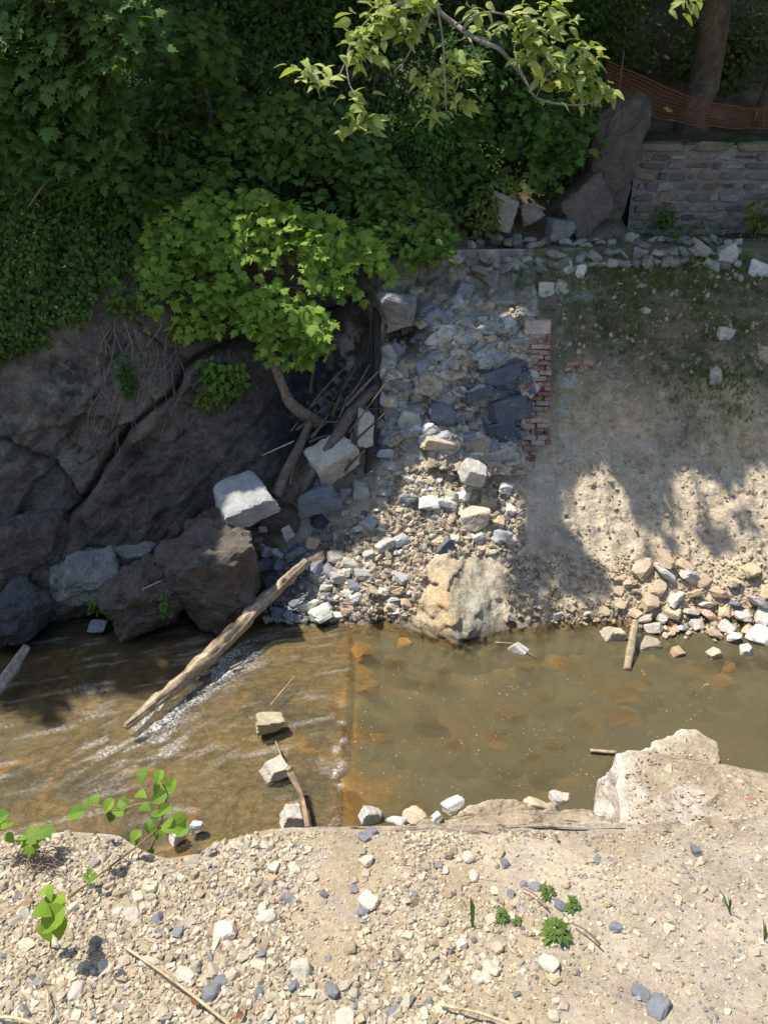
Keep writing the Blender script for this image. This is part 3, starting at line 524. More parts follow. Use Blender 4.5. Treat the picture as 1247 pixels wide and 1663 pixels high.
big = [ # px, py, width, dims, colour, tilt, label, extra
 (396, 822, 102, (1, 0.95, 0.52), (0.33, 0.335, 0.32), (14, -12, 18), 'large pale grey angular block at the foot of the dark cliff', {'depth_y': 10.15, 'blocky': 0.9}),
 (537, 752, 86, (1, 0.8, 0.62), (0.46, 0.42, 0.35), (25, -30, 25), 'blotchy tan block resting on the driftwood in the chute', {'depth_y': 10.75, 'blocky': 0.85}),
 (590, 703, 30, (1, 0.9, 2.5), (0.48, 0.44, 0.37), (0, 6, 20), 'tall narrow block standing upright in the chute beside the ruined wall', {'depth_y': 11.1, 'blocky': 0.95}),
 (517, 814, 82, (1, 0.7, 0.46), (0.19, 0.21, 0.235), (14, -14, -10), 'blue grey wedge shaped slab below the blotchy block', {'depth_y': 10.45, 'blocky': 0.85}),
 (522, 850, 42, (1, 0.8, 0.6), (0.11, 0.12, 0.145), (8, 20, 40), 'dark slate stone under the blue grey slab', {}),
 (455, 858, 80, (1, 0.9, 0.8), (0.12, 0.105, 0.09), (0, 0, 0), 'dark brown rounded boulder behind the white stones', {'soft': 0.09, 'blocky': 0.2, 'push': 0.1}),
 (467, 871, 32, (0.8, 0.7, 1.4), WHITE, (10, -15, 30), 'white upright stone at the top of the stone cluster', {}),
 (437, 899, 36, (1, 0.8, 0.8), (0.52, 0.53, 0.55), (10, 20, 20), 'white angular stone left of the log top', {}),
 (585, 800, 36, (1, 0.9, 1.05), PALE, (0, 10, 0), 'pale lump of stone at the chute edge beside the rubble', {}),
 (767, 841, 52, (1, 0.8, 0.85), (0.50, 0.43, 0.33), (0, 0, 0), 'round tan boulder in the middle of the rubble slope', {'soft': 0.07, 'blocky': 0.3, 'push': -0.15}),
 (792, 822, 28, (1, 0.8, 0.8), (0.45, 0.34, 0.2), (0, 10, 0), 'small orange tan stone behind the round tan boulder', {}),
 (768, 767, 48, (1, 0.8, 0.8), (0.46, 0.43, 0.38), (10, 20, 0), 'grey boulder wedged under the masonry ledge', {'push': -0.15}),
 (722, 893, 52, (0.32, 0.4, 1.0), (0.14, 0.15, 0.17), (-15, 42, 10), 'dark slate shard leaning on the rubble slope', {'blocky': 0.95}),
 (703, 888, 26, (1, 0.5, 0.4), (0.15, 0.155, 0.17), (10, 25, 10), 'short dark slate piece beside the leaning slate shard', {}),
 (713, 720, 62, (1, 0.7, 0.5), (0.47, 0.39, 0.29), (0, 4, 5), 'tan rectangular block at the left end of the masonry ledge', {'blocky': 0.95, 'push': -0.1}),
 (717, 671, 48, (1, 0.6, 0.9), (0.17, 0.18, 0.205), (0, 0, 0), 'round blue grey stone bulging from the masonry face', {'soft': 0.06, 'blocky': 0.3, 'push': -0.08}),
 (665, 683, 40, (1, 0.6, 0.9), (0.40, 0.38, 0.34), (0, 10, 0), 'pale round stone in the left part of the masonry face', {'soft': 0.05, 'push': -0.06}),
 (645, 505, 80, (1, 1.0, 0.62), (0.24, 0.235, 0.225), (0, 12, 12), 'dark jutting boulder capping the left end of the masonry', {'depth_y': 11.7, 'blocky': 0.6}),
 (642, 438, 70, (1, 1, 0.75), (0.25, 0.23, 0.20), (5, -10, 5), 'grey boulder above the jutting cap boulder', {'depth_y': 12.4}),
 (752, 478, 40, (1, 0.8, 0.9), (0.24, 0.26, 0.29), (0, 20, 10), 'blue grey broken stone on top of the masonry wall', {}),
 (235, 985, 150, (1, 0.8, 0.86), (0.115, 0.096, 0.078), (0, 4, 0), 'dark rounded boulder at the water on the left', {'depth_y': 9.25, 'soft': 0.12, 'blocky': 0.15, 'rough': 0.12, 'sub': 5}),
 (345, 962, 165, (1, 0.85, 1.1), (0.125, 0.105, 0.085), (0, -8, 10), 'large dark boulder behind the lower end of the long log', {'depth_y': 9.4, 'soft': 0.12, 'blocky': 0.15, 'rough': 0.12, 'sub': 5}),
 (350, 885, 120, (1, 0.8, 0.7), (0.11, 0.092, 0.075), (0, 0, 30), 'dark boulder under the large pale grey block', {'depth_y': 10.05, 'soft': 0.12, 'blocky': 0.15, 'rough': 0.12, 'sub': 5}),
 (50, 905, 150, (1, 0.8, 0.8), (0.11, 0.092, 0.075), (0, 0, 15), 'dark boulder low in the left corner of the cliff', {'depth_y': 9.9, 'soft': 0.12, 'blocky': 0.2, 'rough': 0.12, 'sub': 5}),
 (25, 1010, 120, (1, 0.9, 0.8), (0.08, 0.08, 0.08), (0, 0, 55), 'dark wet boulder at the left edge of the stream', {'depth_y': 9.0, 'soft': 0.1, 'blocky': 0.3, 'rough': 0.12, 'sub': 5}),
 (143, 945, 118, (1, 0.95, 0.5), (0.23, 0.235, 0.205), (22, 0, 20), 'flat pale green grey rock slab beside the dark boulders', {'depth_y': 9.55, 'blocky': 0.55, 'rough': 0.1, 'sub': 5}),
 (228, 905, 70, (1, 0.8, 0.5), (0.21, 0.215, 0.19), (18, 0, -10), 'smaller pale green grey slab behind the dark boulder', {'depth_y': 10.1, 'blocky': 0.7}),
 (157, 1019, 32, (1, 0.7, 0.6), (0.24, 0.26, 0.28), (0, 8, 0), 'small blue grey stone at the left waterline', {}),
 (100, 993, 26, (1, 0.8, 0.5), (0.24, 0.25, 0.24), (0, 0, 20), 'small flat grey stone below the pale green slab', {}),
 (437, 1183, 50, (1, 0.75, 0.68), (0.46, 0.40, 0.27), (4, 8, 20), 'yellowish squared stone block standing in the rippling water', {'z': WZ, 'blocky': 0.95, 'sink': -0.2}),
 (447, 1256, 46, (1, 0.95, 0.72), (0.47, 0.44, 0.37), (4, -4, 42), 'pale grey squared stone block nearer the gravel bank', {'z': WZ, 'blocky': 0.97, 'sink': -0.2}),
 (475, 1335, 42, (1, 0.8, 0.9), (0.48, 0.44, 0.36), (0, 15, 10), 'tan stone at the water behind the gravel edge', {'z': WZ, 'sink': -0.1}),
 (600, 1332, 34, (1, 0.8, 1.0), (0.48, 0.46, 0.41), (0, 35, 10), 'slanted pale stone by the concrete edge', {'z': WZ, 'sink': -0.1}),
 (318, 1345, 24, (1, 0.8, 0.8), WHITE, (0, 10, 10), 'small white stone in the water behind the leafy shoot', {'z': WZ}),
 (287, 1361, 26, (1, 0.8, 0.8), PALE, (0, 10, 50), 'small pale stone in the eroded notch of the bank', {'z': WZ}),
 (996, 1037, 40, (1, 0.8, 0.75), (0.48, 0.42, 0.33), (5, 25, 10), 'wedge shaped tan stone alone in the pool left of the stick', {'z': WZ, 'sink': 0.0}),
 (904, 1006, 20, (1, 0.8, 1.1), WHITE, (0, 0, 20), 'small white stone at the far waterline', {'z': WZ, 'sink': 0.0}),
 (843, 1058, 34, (1, 0.6, 0.55), (0.50, 0.47, 0.42), (0, 25, -20), 'pale stone half under water beside a thin twig', {'z': WZ, 'sink': 0.3}),
 (1158, 1066, 30, (0.8, 0.7, 0.8), (0.45, 0.36, 0.25), (0, -10, 20), 'tan stone half submerged near the right bank', {'z': WZ, 'sink': 0.25}),
 (1100, 1063, 26, (0.9, 0.8, 0.8), (0.40, 0.29, 0.17), (0, 10, 20), 'orange brown stone half submerged near the right bank', {'z': WZ, 'sink': 0.3}),
 (1050, 1050, 44, (1, 0.8, 0.4), (0.34, 0.29, 0.21), (0, 0, 20), 'flat brown stone just breaking the water right of the stick', {'z': WZ, 'sink': 0.35}),
 (990, 290, 120, (0.85, 0.8, 1.95), (0.115, 0.10, 0.082), (0, 14, 10), 'tall dark outcrop rock leaning at the end of the stone wall', {'depth_y': 14.6, 'blocky': 0.25, 'rough': 0.14, 'sub': 5, 'planes': 18}),
 (945, 345, 85, (1, 0.8, 1.0), (0.13, 0.115, 0.095), (0, -30, 10), 'dark slanting rock left of the tall outcrop', {'depth_y': 14.3, 'rough': 0.05}),
 (907, 378, 50, (1, 0.8, 0.9), (0.22, 0.215, 0.20), (0, 15, 10), 'grey boulder at the foot of the slanting rock', {'depth_y': 14.0}),
 (815, 350, 50, (1, 0.8, 1.15), (0.30, 0.27, 0.22), (0, 15, 0), 'split tan boulder below the bare soil patch', {'depth_y': 13.9}),
 (860, 350, 44, (1, 0.8, 0.8), (0.24, 0.22, 0.19), (0, -15, 0), 'grey brown boulder right of the split tan boulder', {'depth_y': 14.2}),
 (1175, 546, 26, (1, 0.8, 1.1), PALE, (0, 20, 0), 'pale stone high on the grassy earth slope', {}),
 (1161, 613, 27, (1, 0.8, 0.95), PALE, (0, -10, 0), 'pale stone on the slope below another pale stone', {}),
 (1240, 578, 34, (1, 0.8, 0.9), TAN, (0, 0, 0), 'tan stone at the right edge of the grassy slope', {}),
 (1178, 420, 36, (1, 0.8, 1.0), PALE, (0, -25, 0), 'large pale stone at the right end of the terrace stone row', {}),
 (1228, 440, 36, (1, 0.8, 0.8), WHITE, (0, 15, 0), 'white stone below the terrace by the right edge', {}),
 (940, 447, 22, (0.8, 0.7, 1.5), WHITE, (0, 20, 0), 'narrow white stone tipped below the terrace row', {}),
 (922, 440, 20, (0.9, 0.7, 1.5), PALE, (0, -10, 0), 'narrow pale stone beside the tipped white stone', {}),
 (886, 473, 28, (1, 0.8, 1.0), PALE, (0, 0, 0), 'pale rounded stone on the slope under the terrace row', {'soft': 0.06}),
 (910, 470, 24, (1, 0.8, 1.1), (0.42, 0.38, 0.31), (0, 10, 0), 'tan stone next to the pale rounded stone under the terrace', {}),
]
for i, (px, py, w, dm, cl_, tl, lb, ex) in enumerate(big):
    place_rock(px, py, w, lb, mat=M_BOULDER if sum(cl_) < 0.75 else None, dims=dm, col=cl_, seed=200 + i * 7, tilt=tl, name='boulder' if w > 75 else 'rock', cat='rock', **ex)

# shared meshes for smaller stones
STONES = [make_mesh('stone', *facet_rock(900 + i, (1, 0.65 + 0.12 * (i % 3), 0.45 + 0.1 * (i % 4)), 7, 0.002, 0.035, 3, 0.1 * (i % 4))) for i in range(16)]
for m in STONES: m.materials.append(M_STONE)
def small_stone(px, py, w, col, label, group, z=None, name='stone', squash=0.8, sink=0.1):
    p, t = hit(px, py) if z is None else (lambda q: (q, to_px(q)[2]))(at_z(px, py, z))
    s = 1.12 * w / FPX * t; k = int(rng.integers(len(STONES)))
    M = Matrix.Translation(p + np.array([0, s * 0.05, s * (0.28 - sink)])) @ rot(*rng.uniform(-0.6, 0.6, 2), rng.uniform(0, 6.28)) @ scl((s * rng.uniform(0.85, 1.3), s * rng.uniform(0.8, 1.2), s * squash * rng.uniform(0.8, 1.3)))
    o = link(name, STONES[k], None, None, M, col); return tag(o, label, 'stone', group)
def jit(c_, a=0.15):
    return np.clip(np.asarray(c_) * (1 + rng.uniform(-a, a)) * (1 + rng.uniform(-0.04, 0.04, 3)), 0.02, 0.8)
ORD = 'first second third fourth fifth sixth seventh eighth ninth tenth eleventh twelfth thirteenth fourteenth fifteenth sixteenth seventeenth eighteenth nineteenth'.split()
def ordinal(k):
    k += 1
    if k < 20: return ORD[k - 1]
    t = {2: 'twent', 3: 'thirt', 4: 'fort', 5: 'fift', 6: 'sixt', 7: 'sevent', 8: 'eight'}[k // 10]
    return t + ('ieth' if k % 10 == 0 else 'y-' + ORD[k % 10 - 1])
def cname(c_):
    c_ = np.asarray(c_); m = c_.mean()
    if m < 0.13: return 'dark'
    if c_[2] >= c_[0]: return 'blue grey'
    if c_[0] / c_[2] > 1.5: return 'tan'
    return 'white' if m > 0.54 else 'pale'
def numbered(lst, where, group):
    for k, (px, py, w, cc) in enumerate(sorted(lst)): small_stone(px, py, w, jit(cc), '%s broken rock, %s from the left %s' % (cname(cc), ordinal(k), where), group, name='rock')
# pile at the right waterline
rp = [(1043, 930, 36, TAN), (1080, 915, 32, TAN), (1078, 936, 38, PALE), (1118, 942, 40, PALE), (1165, 970, 32, TAN), (1220, 932, 36, TAN), (1225, 985, 42, (0.33, 0.32, 0.31)), (1190, 985, 26, BLUE), (1175, 1000, 30, TAN), (1205, 1008, 34, PALE), (1236, 1010, 36, PALE), (1150, 1005, 34, TAN), (1120, 1000, 32, PALE), (1095, 980, 30, PALE), (1092, 1000, 26, TAN), (1055, 980, 34, TAN), (1067, 962, 28, TAN), (1125, 970, 30, TAN), (1180, 1025, 26, PALE), (1235, 1040, 34, WHITE), (1190, 1040, 30, WHITE), (1210, 1060, 24, PALE), (1160, 1035, 26, TAN), (1130, 1020, 24, PALE), (1075, 1010, 24, PALE), (1048, 1010, 26, PALE), (1060, 1025, 28, PALE), (1030, 1000, 22, TAN), (1245, 965, 30, TAN), (1140, 950, 28, TAN), (1110, 925, 24, TAN), (1190, 950, 24, TAN), (1030, 965, 20, TAN), (1010, 985, 18, TAN), (980, 995, 18, TAN), (950, 1000, 16, PALE), (1247, 1000, 28, PALE), (1105, 1025, 22, WHITE), (1145, 985, 24, PALE), (1215, 1030, 24, TAN)]
numbered([(a, b, w * 0.98, c_) for a, b, w, c_ in rp], 'in the heap at the right waterline', 'rocks heaped at the right waterline')
# cluster beside the upper end of the log
lc = [(420, 880, 20, BLUE), (424, 925, 26, BLUE), (452, 925, 26, BLUE), (480, 905, 34, BLUE), (507, 888, 26, TAN), (516, 912, 28, TAN), (546, 910, 26, PALE), (535, 935, 28, BLUE), (512, 937, 30, BLUE), (553, 945, 28, PALE), (497, 925, 20, PALE), (470, 950, 24, BLUE), (520, 1005, 40, WHITE), (500, 990, 26, PALE), (480, 985, 20, BLUE), (540, 980, 20, BLUE), (560, 968, 20, PALE), (575, 955, 18, BLUE), (462, 975, 18, (0.42, 0.25, 0.2)), (530, 960, 22, PALE), (570, 920, 22, PALE), (555, 890, 22, BROWN), (440, 945, 20, BLUE), (450, 1000, 18, BLUE), (470, 1005, 16, BLUE), (590, 940, 16, PALE), (430, 860, 18, PALE), (490, 955, 20, BLUE), (410, 905, 20, DARK), (550, 1005, 20, PALE), (455, 905, 18, WHITE), (600, 905, 18, PALE), (640, 900, 14, PALE), (530, 890, 20, BROWN)]
numbered([(a, b, w * 1.15, c_) for a, b, w, c_ in lc], 'in the pile beside the log top', 'stones piled beside the log')
# terrace row
for i in range(86):
    f = i / 86; px = 765 + 440 * f + rng.uniform(-6, 6); row = i % 3
    py = 398 + 16 * row + rng.uniform(-5, 5) + 12 * (1 - f) * (row > 0)
    small_stone(px, py, rng.uniform(15, 26), jit((0.28, 0.265, 0.23), 0.3), 'grey stone, %s from the left in the loose row along the terrace edge' % ordinal(i), 'stones along the terrace edge')
# rubble slope and earth slope stones
RUB = [(640, 770), (700, 760), (760, 770), (830, 800), (845, 880), (800, 900), (690, 900), (660, 1000), (560, 1000), (560, 930), (600, 880)]
def sample_poly(poly, n):
    a = np.array(poly, float); lo, hi = a.min(0), a.max(0); out = []
    while len(out) < n:
        q = rng.uniform(lo, hi, (n * 3, 2)); out += list(q[poly_in(q[:, 0], q[:, 1], poly)])
    return np.array(out[:n])
for q in sample_poly(RUB, 110):
    small_stone(q[0], q[1], 10 + 20 * rng.random() ** 1.7, jit([PALE, (0.52, 0.45, 0.34), TAN, WHITE, (0.36, 0.36, 0.35)][rng.integers(5)]), 'small pale broken stone scattered on the sunlit rubble slope', 'stones scattered on the rubble slope')
for q in sample_poly([(545, 775), (615, 690), (650, 780), (640, 850), (560, 890)], 40):
    small_stone(q[0], q[1], 9 + 22 * rng.random() ** 1.6, jit([(0.34, 0.345, 0.35), PALE, (0.25, 0.26, 0.28)][rng.integers(3)]), 'small grey stone in the shaded foot of the chute', 'stones at the foot of the chute')
for q in sample_poly([(900, 470), (1247, 430), (1247, 700), (1100, 700), (920, 620)], 26):
    small_stone(q[0], q[1], 7 + 9 * rng.random() ** 2, jit((0.40, 0.37, 0.31)), 'small grey stone on the shaded upper earth slope', 'stones on the upper earth slope')
for q in sample_poly([(830, 980), (1000, 960), (1080, 1040), (1247, 1050), (1247, 1030), (1000, 930), (850, 960)], 30):
    small_stone(q[0], q[1], 8 + 10 * rng.random(), jit(TAN), 'small tan stone along the far waterline', 'stones along the far waterline')
# submerged stones
for px, py, w in SUBM:
    p = at_z(px, py, -3.08); t = to_px(p)[2]; s = w / FPX * t; zb = float(bed_z(np.array(p[0]), np.array(p[1])))
    h = max(0.06, WZ - 0.02 - zb - rng.uniform(0.0, 0.06))
    M = Matrix.Translation((p[0], p[1], zb + h * 0.45)) @ rot(0, 0, rng.uniform(0, 6)) @ scl((s * 1.25, s * 1.2, h / 0.55))
    tag(link('submerged_stone', STONES[int(rng.integers(16))], None, None, M, jit((0.46, 0.25, 0.085), 0.25)), 'orange brown algae covered stone under the murky pool water', 'stone', 'submerged stones in the pool')

# ------------------------------------------------------------------ pebbles (countless) and the gravel stones that show largest
HULLS = [hull(3000 + i, 11, (1, 0.8, 0.6 + 0.1 * (i % 3)), 0.3) for i in range(24)]
def scatter(P, size, cols, tilt=0.5, squash=None):
    V = []; F_ = []; C_ = []; n = 0
    for p, s, c_ in zip(P, size, cols):
        hv, hf = HULLS[int(rng.integers(24))]; Rm = np.array(Euler((rng.normal() * tilt, rng.normal() * tilt, rng.uniform(0, 6.28))).to_matrix())
        V.append((hv * s) @ Rm.T + p); F_.append(hf + n); C_.append(np.broadcast_to(c_, (len(hv), 3))); n += len(hv)
    return np.vstack(V), np.vstack(F_), np.vstack(C_)
def stone_cols(n, dark=0.1, tan=0.25):
    u = rng.random(n)[:, None]; c_ = np.where(u < dark, np.array([0.21, 0.205, 0.20]), np.where(u < dark + tan, np.array([0.39, 0.31, 0.205]), np.array([0.49, 0.42, 0.31])))
    return np.clip(c_ * rng.uniform(0.65, 1.15, (n, 1)) * rng.uniform(0.96, 1.04, (n, 3)), 0.03, 0.75)
def grav_px(P): return to_px(P)
N = 54000
gxy = np.stack([rng.uniform(-2.8, 2.9, N), rng.uniform(1.5, 3.02, N)], -1); ok = gxy[:, 1] < np.interp(gxy[:, 0], EDX[:, 0], EDX[:, 1]) - 0.015
gxy = gxy[ok]; GPX, GPY, _ = to_px(st3(gxy[:, 0], gxy[:, 1], 0)); dn = fbm(st3(gxy[:, 0] * 2.2, gxy[:, 1] * 2.2, 0), 3, 180)
dirt = np.maximum(np.exp(-(((GPX - 545 + (GPY - 1480) * 0.1) / 55) ** 2)) * sst(1600, 1540, GPY), sst(780, 1000, GPX + (GPY - 1450) * 0.6) * 0.8)
dirt = np.maximum(dirt, sst(0.1, 0.4, dn) * sst(430, 700, GPX))
keep = rng.random(len(gxy)) > dirt * 0.72
gxy = gxy[keep]; dirt = dirt[keep]; n = len(gxy)
sz = 0.010 + 0.034 * rng.random(n) ** 2.3; sz *= (1 - 0.5 * dirt); big_l = rng.random(n) < 0.06 * (1 - dirt); sz[big_l] *= 1.8
gz = grav_z(gxy[:, 0], gxy[:, 1]) + sz * 0.02
GP = np.column_stack([gxy, gz]); GC = stone_cols(n, 0.05, 0.3); rgt = sst(750, 1000, to_px(GP)[0]) ; sw = rng.random(n) < 0.28 * rgt; GC[sw] = np.array([0.25, 0.245, 0.24]) * rng.uniform(0.6, 1.2, (sw.sum(), 1))
V, F_, C_ = scatter(GP, sz, GC); tag(link('gravel', make_mesh('gravel', V, F_, C_), M_PEBBLE), 'pale crushed gravel covering the near bank', 'gravel', None, 'stuff')
# 300 individual gravel stones
GM = [make_mesh('gravel_stone', *facet_rock(3500 + i, (1, 0.7 + 0.1 * (i % 3), 0.42 + 0.08 * (i % 4)), 9, 0.006, 0.06, 3, 0.1 * (i % 3))) for i in range(16)]
for m in GM: m.materials.append(M_STONE_SMALL)
spec = [(590, 1358, 22, 1), (602, 1345, 20, 1), (575, 1443, 14, 1), (588, 1480, 22, 1), (598, 1463, 34, 0), (290, 1510, 20, 1), (255, 1492, 24, 1), (432, 1490, 30, 0), (410, 1408, 24, 0), (445, 1405, 26, 0), (478, 1408, 22, 0), (365, 1512, 36, 0), (540, 1607, 30, 1), (475, 1600, 20, 1), (360, 1590, 20, 1), (345, 1607, 34, 1), (1040, 1610, 30, 1), (1068, 1632, 40, 1), (1000, 1502, 20, 1), (1130, 1380, 24, 1), (640, 1640, 22, 1), (800, 1570, 26, 0), (750, 1530, 24, 0), (770, 1420, 20, 0), (890, 1565, 34, 0), (790, 1585, 22, 0), (910, 1470, 22, 1), (490, 1575, 34, 0), (240, 1560, 26, 0), (560, 1650, 36, 0), (1090, 1500, 12, 1), (820, 1400, 18, 1), (970, 1395, 14, 1), (670, 1450, 16, 1), (215, 1485, 28, 0), (190, 1480, 22, 0), (40, 1485, 24, 0), (45, 1535, 22, 0), (125, 1610, 30, 0), (300, 1580, 30, 0), (170, 1570, 26, 0), (870, 1437, 22, 1), (850, 1432, 14, 1), (760, 1390, 20, 0)]
q = np.column_stack([rng.uniform(-10, 1257, 260), rng.uniform(1375, 1675, 260)]); wq = (9 + 15 * rng.random(260) ** 1.8) * np.where(q[:, 0] > 900, 0.75, 1.0)
for j in range(300):
    if j < len(spec): px, py, w, dkf = spec[j]; cc = jit((0.175, 0.178, 0.19) if dkf else (0.52, 0.45, 0.345), 0.12)
    else:
        px, py = q[j - len(spec)]; w = wq[j - len(spec)]; dkf = rng.random() < 0.07; cc = stone_cols(1, 1.0 if dkf else 0.0)[0]
    p = at_z(px, py, 0.01)
    if p[1] > np.interp(p[0], EDX[:, 0], EDX[:, 1]) - 0.02: p[1] = np.interp(p[0], EDX[:, 0], EDX[:, 1]) - 0.04
    s = w / FPX * to_px(p)[2] * 1.1; p[2] = float(grav_z(p[0:1], p[1:2])[0]) + s * 0.07
    o = link('gravel_stone', GM[j % 16], None, None, Matrix.Translation(p) @ rot(*rng.normal(0, 0.25, 2), rng.uniform(0, 6.28)) @ scl((s, s, s)), cc)
    tag(o, 'dark slate gravel stone lying in the pale gravel of the near bank' if dkf else 'pale limestone gravel stone lying on the near bank', 'stone', 'dark gravel stones on the near bank' if dkf else 'pale gravel stones on the near bank')
# fine rubble on the far slope
Q = np.vstack([sample_poly([(640, 760), (760, 770), (850, 800), (850, 900), (700, 900), (670, 1005), (430, 1010), (440, 900), (600, 830)], 5000), sample_poly([(820, 900), (1247, 900), (1247, 1040), (1000, 1015), (820, 1010)], 1600), sample_poly([(620, 480), (870, 500), (870, 760), (620, 800)], 1100), sample_poly([(900, 430), (1247, 420), (1247, 900), (900, 900)], 900)])
P = hits(Q); t = to_px(P)[2]; sz = (4 + np.where(Q[:, 0] < 870, 14, 8) * rng.random(len(P)) ** 2.4) / FPX * t; P[:, 1] -= sz * 0.1
cc = stone_cols(len(P), 0.08, 0.3); lft = Q[:, 0] < 540; rgt_ = Q[:, 0] > 870; cc[rgt_] = np.array([0.45, 0.36, 0.245]) * rng.uniform(0.75, 1.2, (rgt_.sum(), 1)); cc[lft] = np.array([0.29, 0.285, 0.28]) * rng.uniform(0.6, 1.4, (lft.sum(), 1))
V, F_, C_ = scatter(P, sz, cc * 0.92, 0.9); tag(link('rubble', make_mesh('rubble', V, F_, C_), M_PEBBLE), 'fine broken rubble strewn over the far slope', 'rubble', None, 'stuff')

# stones bedded in the ruined wall, and its brick edge
WS = [make_mesh('stone', *facet_rock(1200 + i, (1, 0.55, 0.5 + 0.12 * (i % 3)), 10, 0.015, 0.035, 3, 0.6)) for i in range(10)]
for m in WS: m.materials.append(M_STONE)
RW = [(620, 510), (680, 490), (800, 500), (850, 530), (858, 740), (700, 745), (625, 780)]
for qq in sample_poly(RW, 150):
    p, t = hit(qq[0], qq[1]); s = (12 + 46 * rng.random() ** 2.2) / FPX * t
    sl = poly_in(qq[0], qq[1], [(740, 600), (860, 585), (868, 710), (800, 715), (760, 680)]) and rng.random() < 0.7
    cc = jit((0.115, 0.125, 0.15) if sl else [(0.30, 0.31, 0.33), (0.44, 0.41, 0.35), (0.42, 0.34, 0.24), (0.55, 0.53, 0.48), (0.24, 0.245, 0.26)][rng.integers(5)])
    link('stone', WS[int(rng.integers(10))], None, ruin, Matrix.Translation(p + np.array([0, s * 0.14, 0])) @ rot(rng.uniform(-0.3, 0.3), -0.35 + rng.uniform(-0.35, 0.3), rng.uniform(-0.4, 0.4)) @ scl((s, s, s)), cc)
for px, py, w, h in [(805, 610, 100, 0.28), (830, 665, 80, 0.55), (815, 700, 60, 0.6), (780, 640, 60, 0.3), (800, 745, 90, 0.3)]:
    p, t = hit(px, py); s = w / FPX * t
    link('stone', make_mesh('stone', *facet_rock(px, (s, s * 0.35, s * h), 12, 0.01, 0.06, 4, 0.7)), M_STONE, ruin, Matrix.Translation(p + np.array([0, 0.02, 0])) @ rot(0, -0.3, 0), (0.11, 0.12, 0.145) if py < 720 else (0.36, 0.33, 0.29))
bm = bmesh.new(); bmesh.ops.create_cube(bm, size=1); bmesh.ops.bevel(bm, geom=bm.edges[:], offset=0.05, segments=1, affect='EDGES')
for v in bm.verts: v.co += Vector(rng.normal(0, 0.012, 3))
BRK = bpy.data.meshes.new('brick'); bm.to_mesh(BRK); bm.free(); BRK.materials.append(M_BRICK)
b0 = at_y(868, 737, 11.40); b1 = at_y(880, 527, 11.66); nco = 27
for i in range(nco):
    f = i / (nco - 1); cx, cyy, cz = b0 + (b1 - b0) * f
    cyy = float(np.mean(Fi(cx + np.linspace(-0.2, 0.25, 12), np.full(12, cz)))) + 0.0; cy_prev = cyy if i == 0 else 0.6 * cy_prev + 0.4 * cyy; cyy = cy_prev
    lay = [(-0.115, 0.20), (0.105, 0.20)] if i % 2 == 0 else [(-0.165, 0.10), (0.0, 0.20), (0.16, 0.095)]
    if i < 3: lay = lay[:1]
    for ox, wd in lay:
        if rng.random() < (0.12 if abs(ox) > 0.09 else 0.03): continue
        cc = jit((0.27, 0.115, 0.085) if rng.random() < 0.55 else (0.36, 0.26, 0.21), 0.3)
        M = Matrix.Translation((cx + ox + rng.normal(0, 0.012), cyy + rng.normal(0, 0.018), cz + rng.normal(0, 0.003))) @ rot(rng.normal(0, 0.04), rng.normal(0, 0.03), rng.normal(0, 0.06)) @ scl((wd * rng.uniform(0.9, 1.0), 0.11, 0.064))
        link('brick', BRK, None, ruin, M, cc)
mo = Coll(); a = np.array([[-0.2, 0.30, -0.02], [0.19, 0.30, -0.02], [0.19, 0.5, -0.02], [-0.2, 0.5, -0.02]])
mo.add(np.vstack([b0 + a, b1 + a + np.array([0, 0, 0.02])]), np.array([[0, 1, 5, 4], [1, 2, 6, 5], [3, 0, 4, 7], [4, 5, 6, 7]]), col=(0.46, 0.38, 0.31)); link('mortar', mo.mesh('mortar'), M_RUIN, ruin)
for px, py in [(930, 592), (942, 598), (918, 600), (955, 590), (885, 690), (925, 606)]:
    p, t = hit(px, py); tag(link('loose_brick', BRK, None, None, Matrix.Translation(p) @ rot(rng.uniform(-.6, .6), rng.uniform(-.6, .6), rng.uniform(0, 3)) @ scl((0.17, 0.1, 0.06)), jit((0.42, 0.2, 0.13))), 'loose faded red brick fragment in the earth beside the brick edge', 'brick', 'loose brick fragments beside the brick edge')

# ------------------------------------------------------------------ stone wall on the terrace
wall = empty('stone_wall', (4.5, WALL_Y, 1.7), 'low mortared fieldstone retaining wall on the upper right terrace', 'wall')
WX0, WX1 = 4.45, 10.0; V = np.array([[WX0, WALL_Y, 1.55], [WX1, WALL_Y, 1.55], [WX1, WALL_Y + 0.5, 1.55], [WX0, WALL_Y + 0.5, 1.55]]); V = np.vstack([V, V + np.array([0, 0, 1.75])])
nn = 120; mz = 24; cxg, czg = np.meshgrid(np.linspace(WX0, WX1, nn), np.linspace(1.55, 3.3, mz), indexing='ij'); cyg = WALL_Y + 0.02 * fbm(st3(cxg * 6, 0, czg * 6), 3, 200)
link('mortar', make_mesh('mortar', st3(cxg, cyg, czg).reshape(-1, 3), grid_faces(nn, mz)[:, ::-1], np.full((nn * mz, 3), 0.19) * np.array([1.05, 1, 0.92]), True), M_CONC, wall)
SB = []
for i in range(8):
    V, F_ = facet_rock(1500 + i, (1, 1, 1), 8, 0.03, 0.02, 3, 0.98); m = make_mesh('stone', V, F_, None, False); m.materials.append(M_STONE); SB.append(m)
z = 1.62
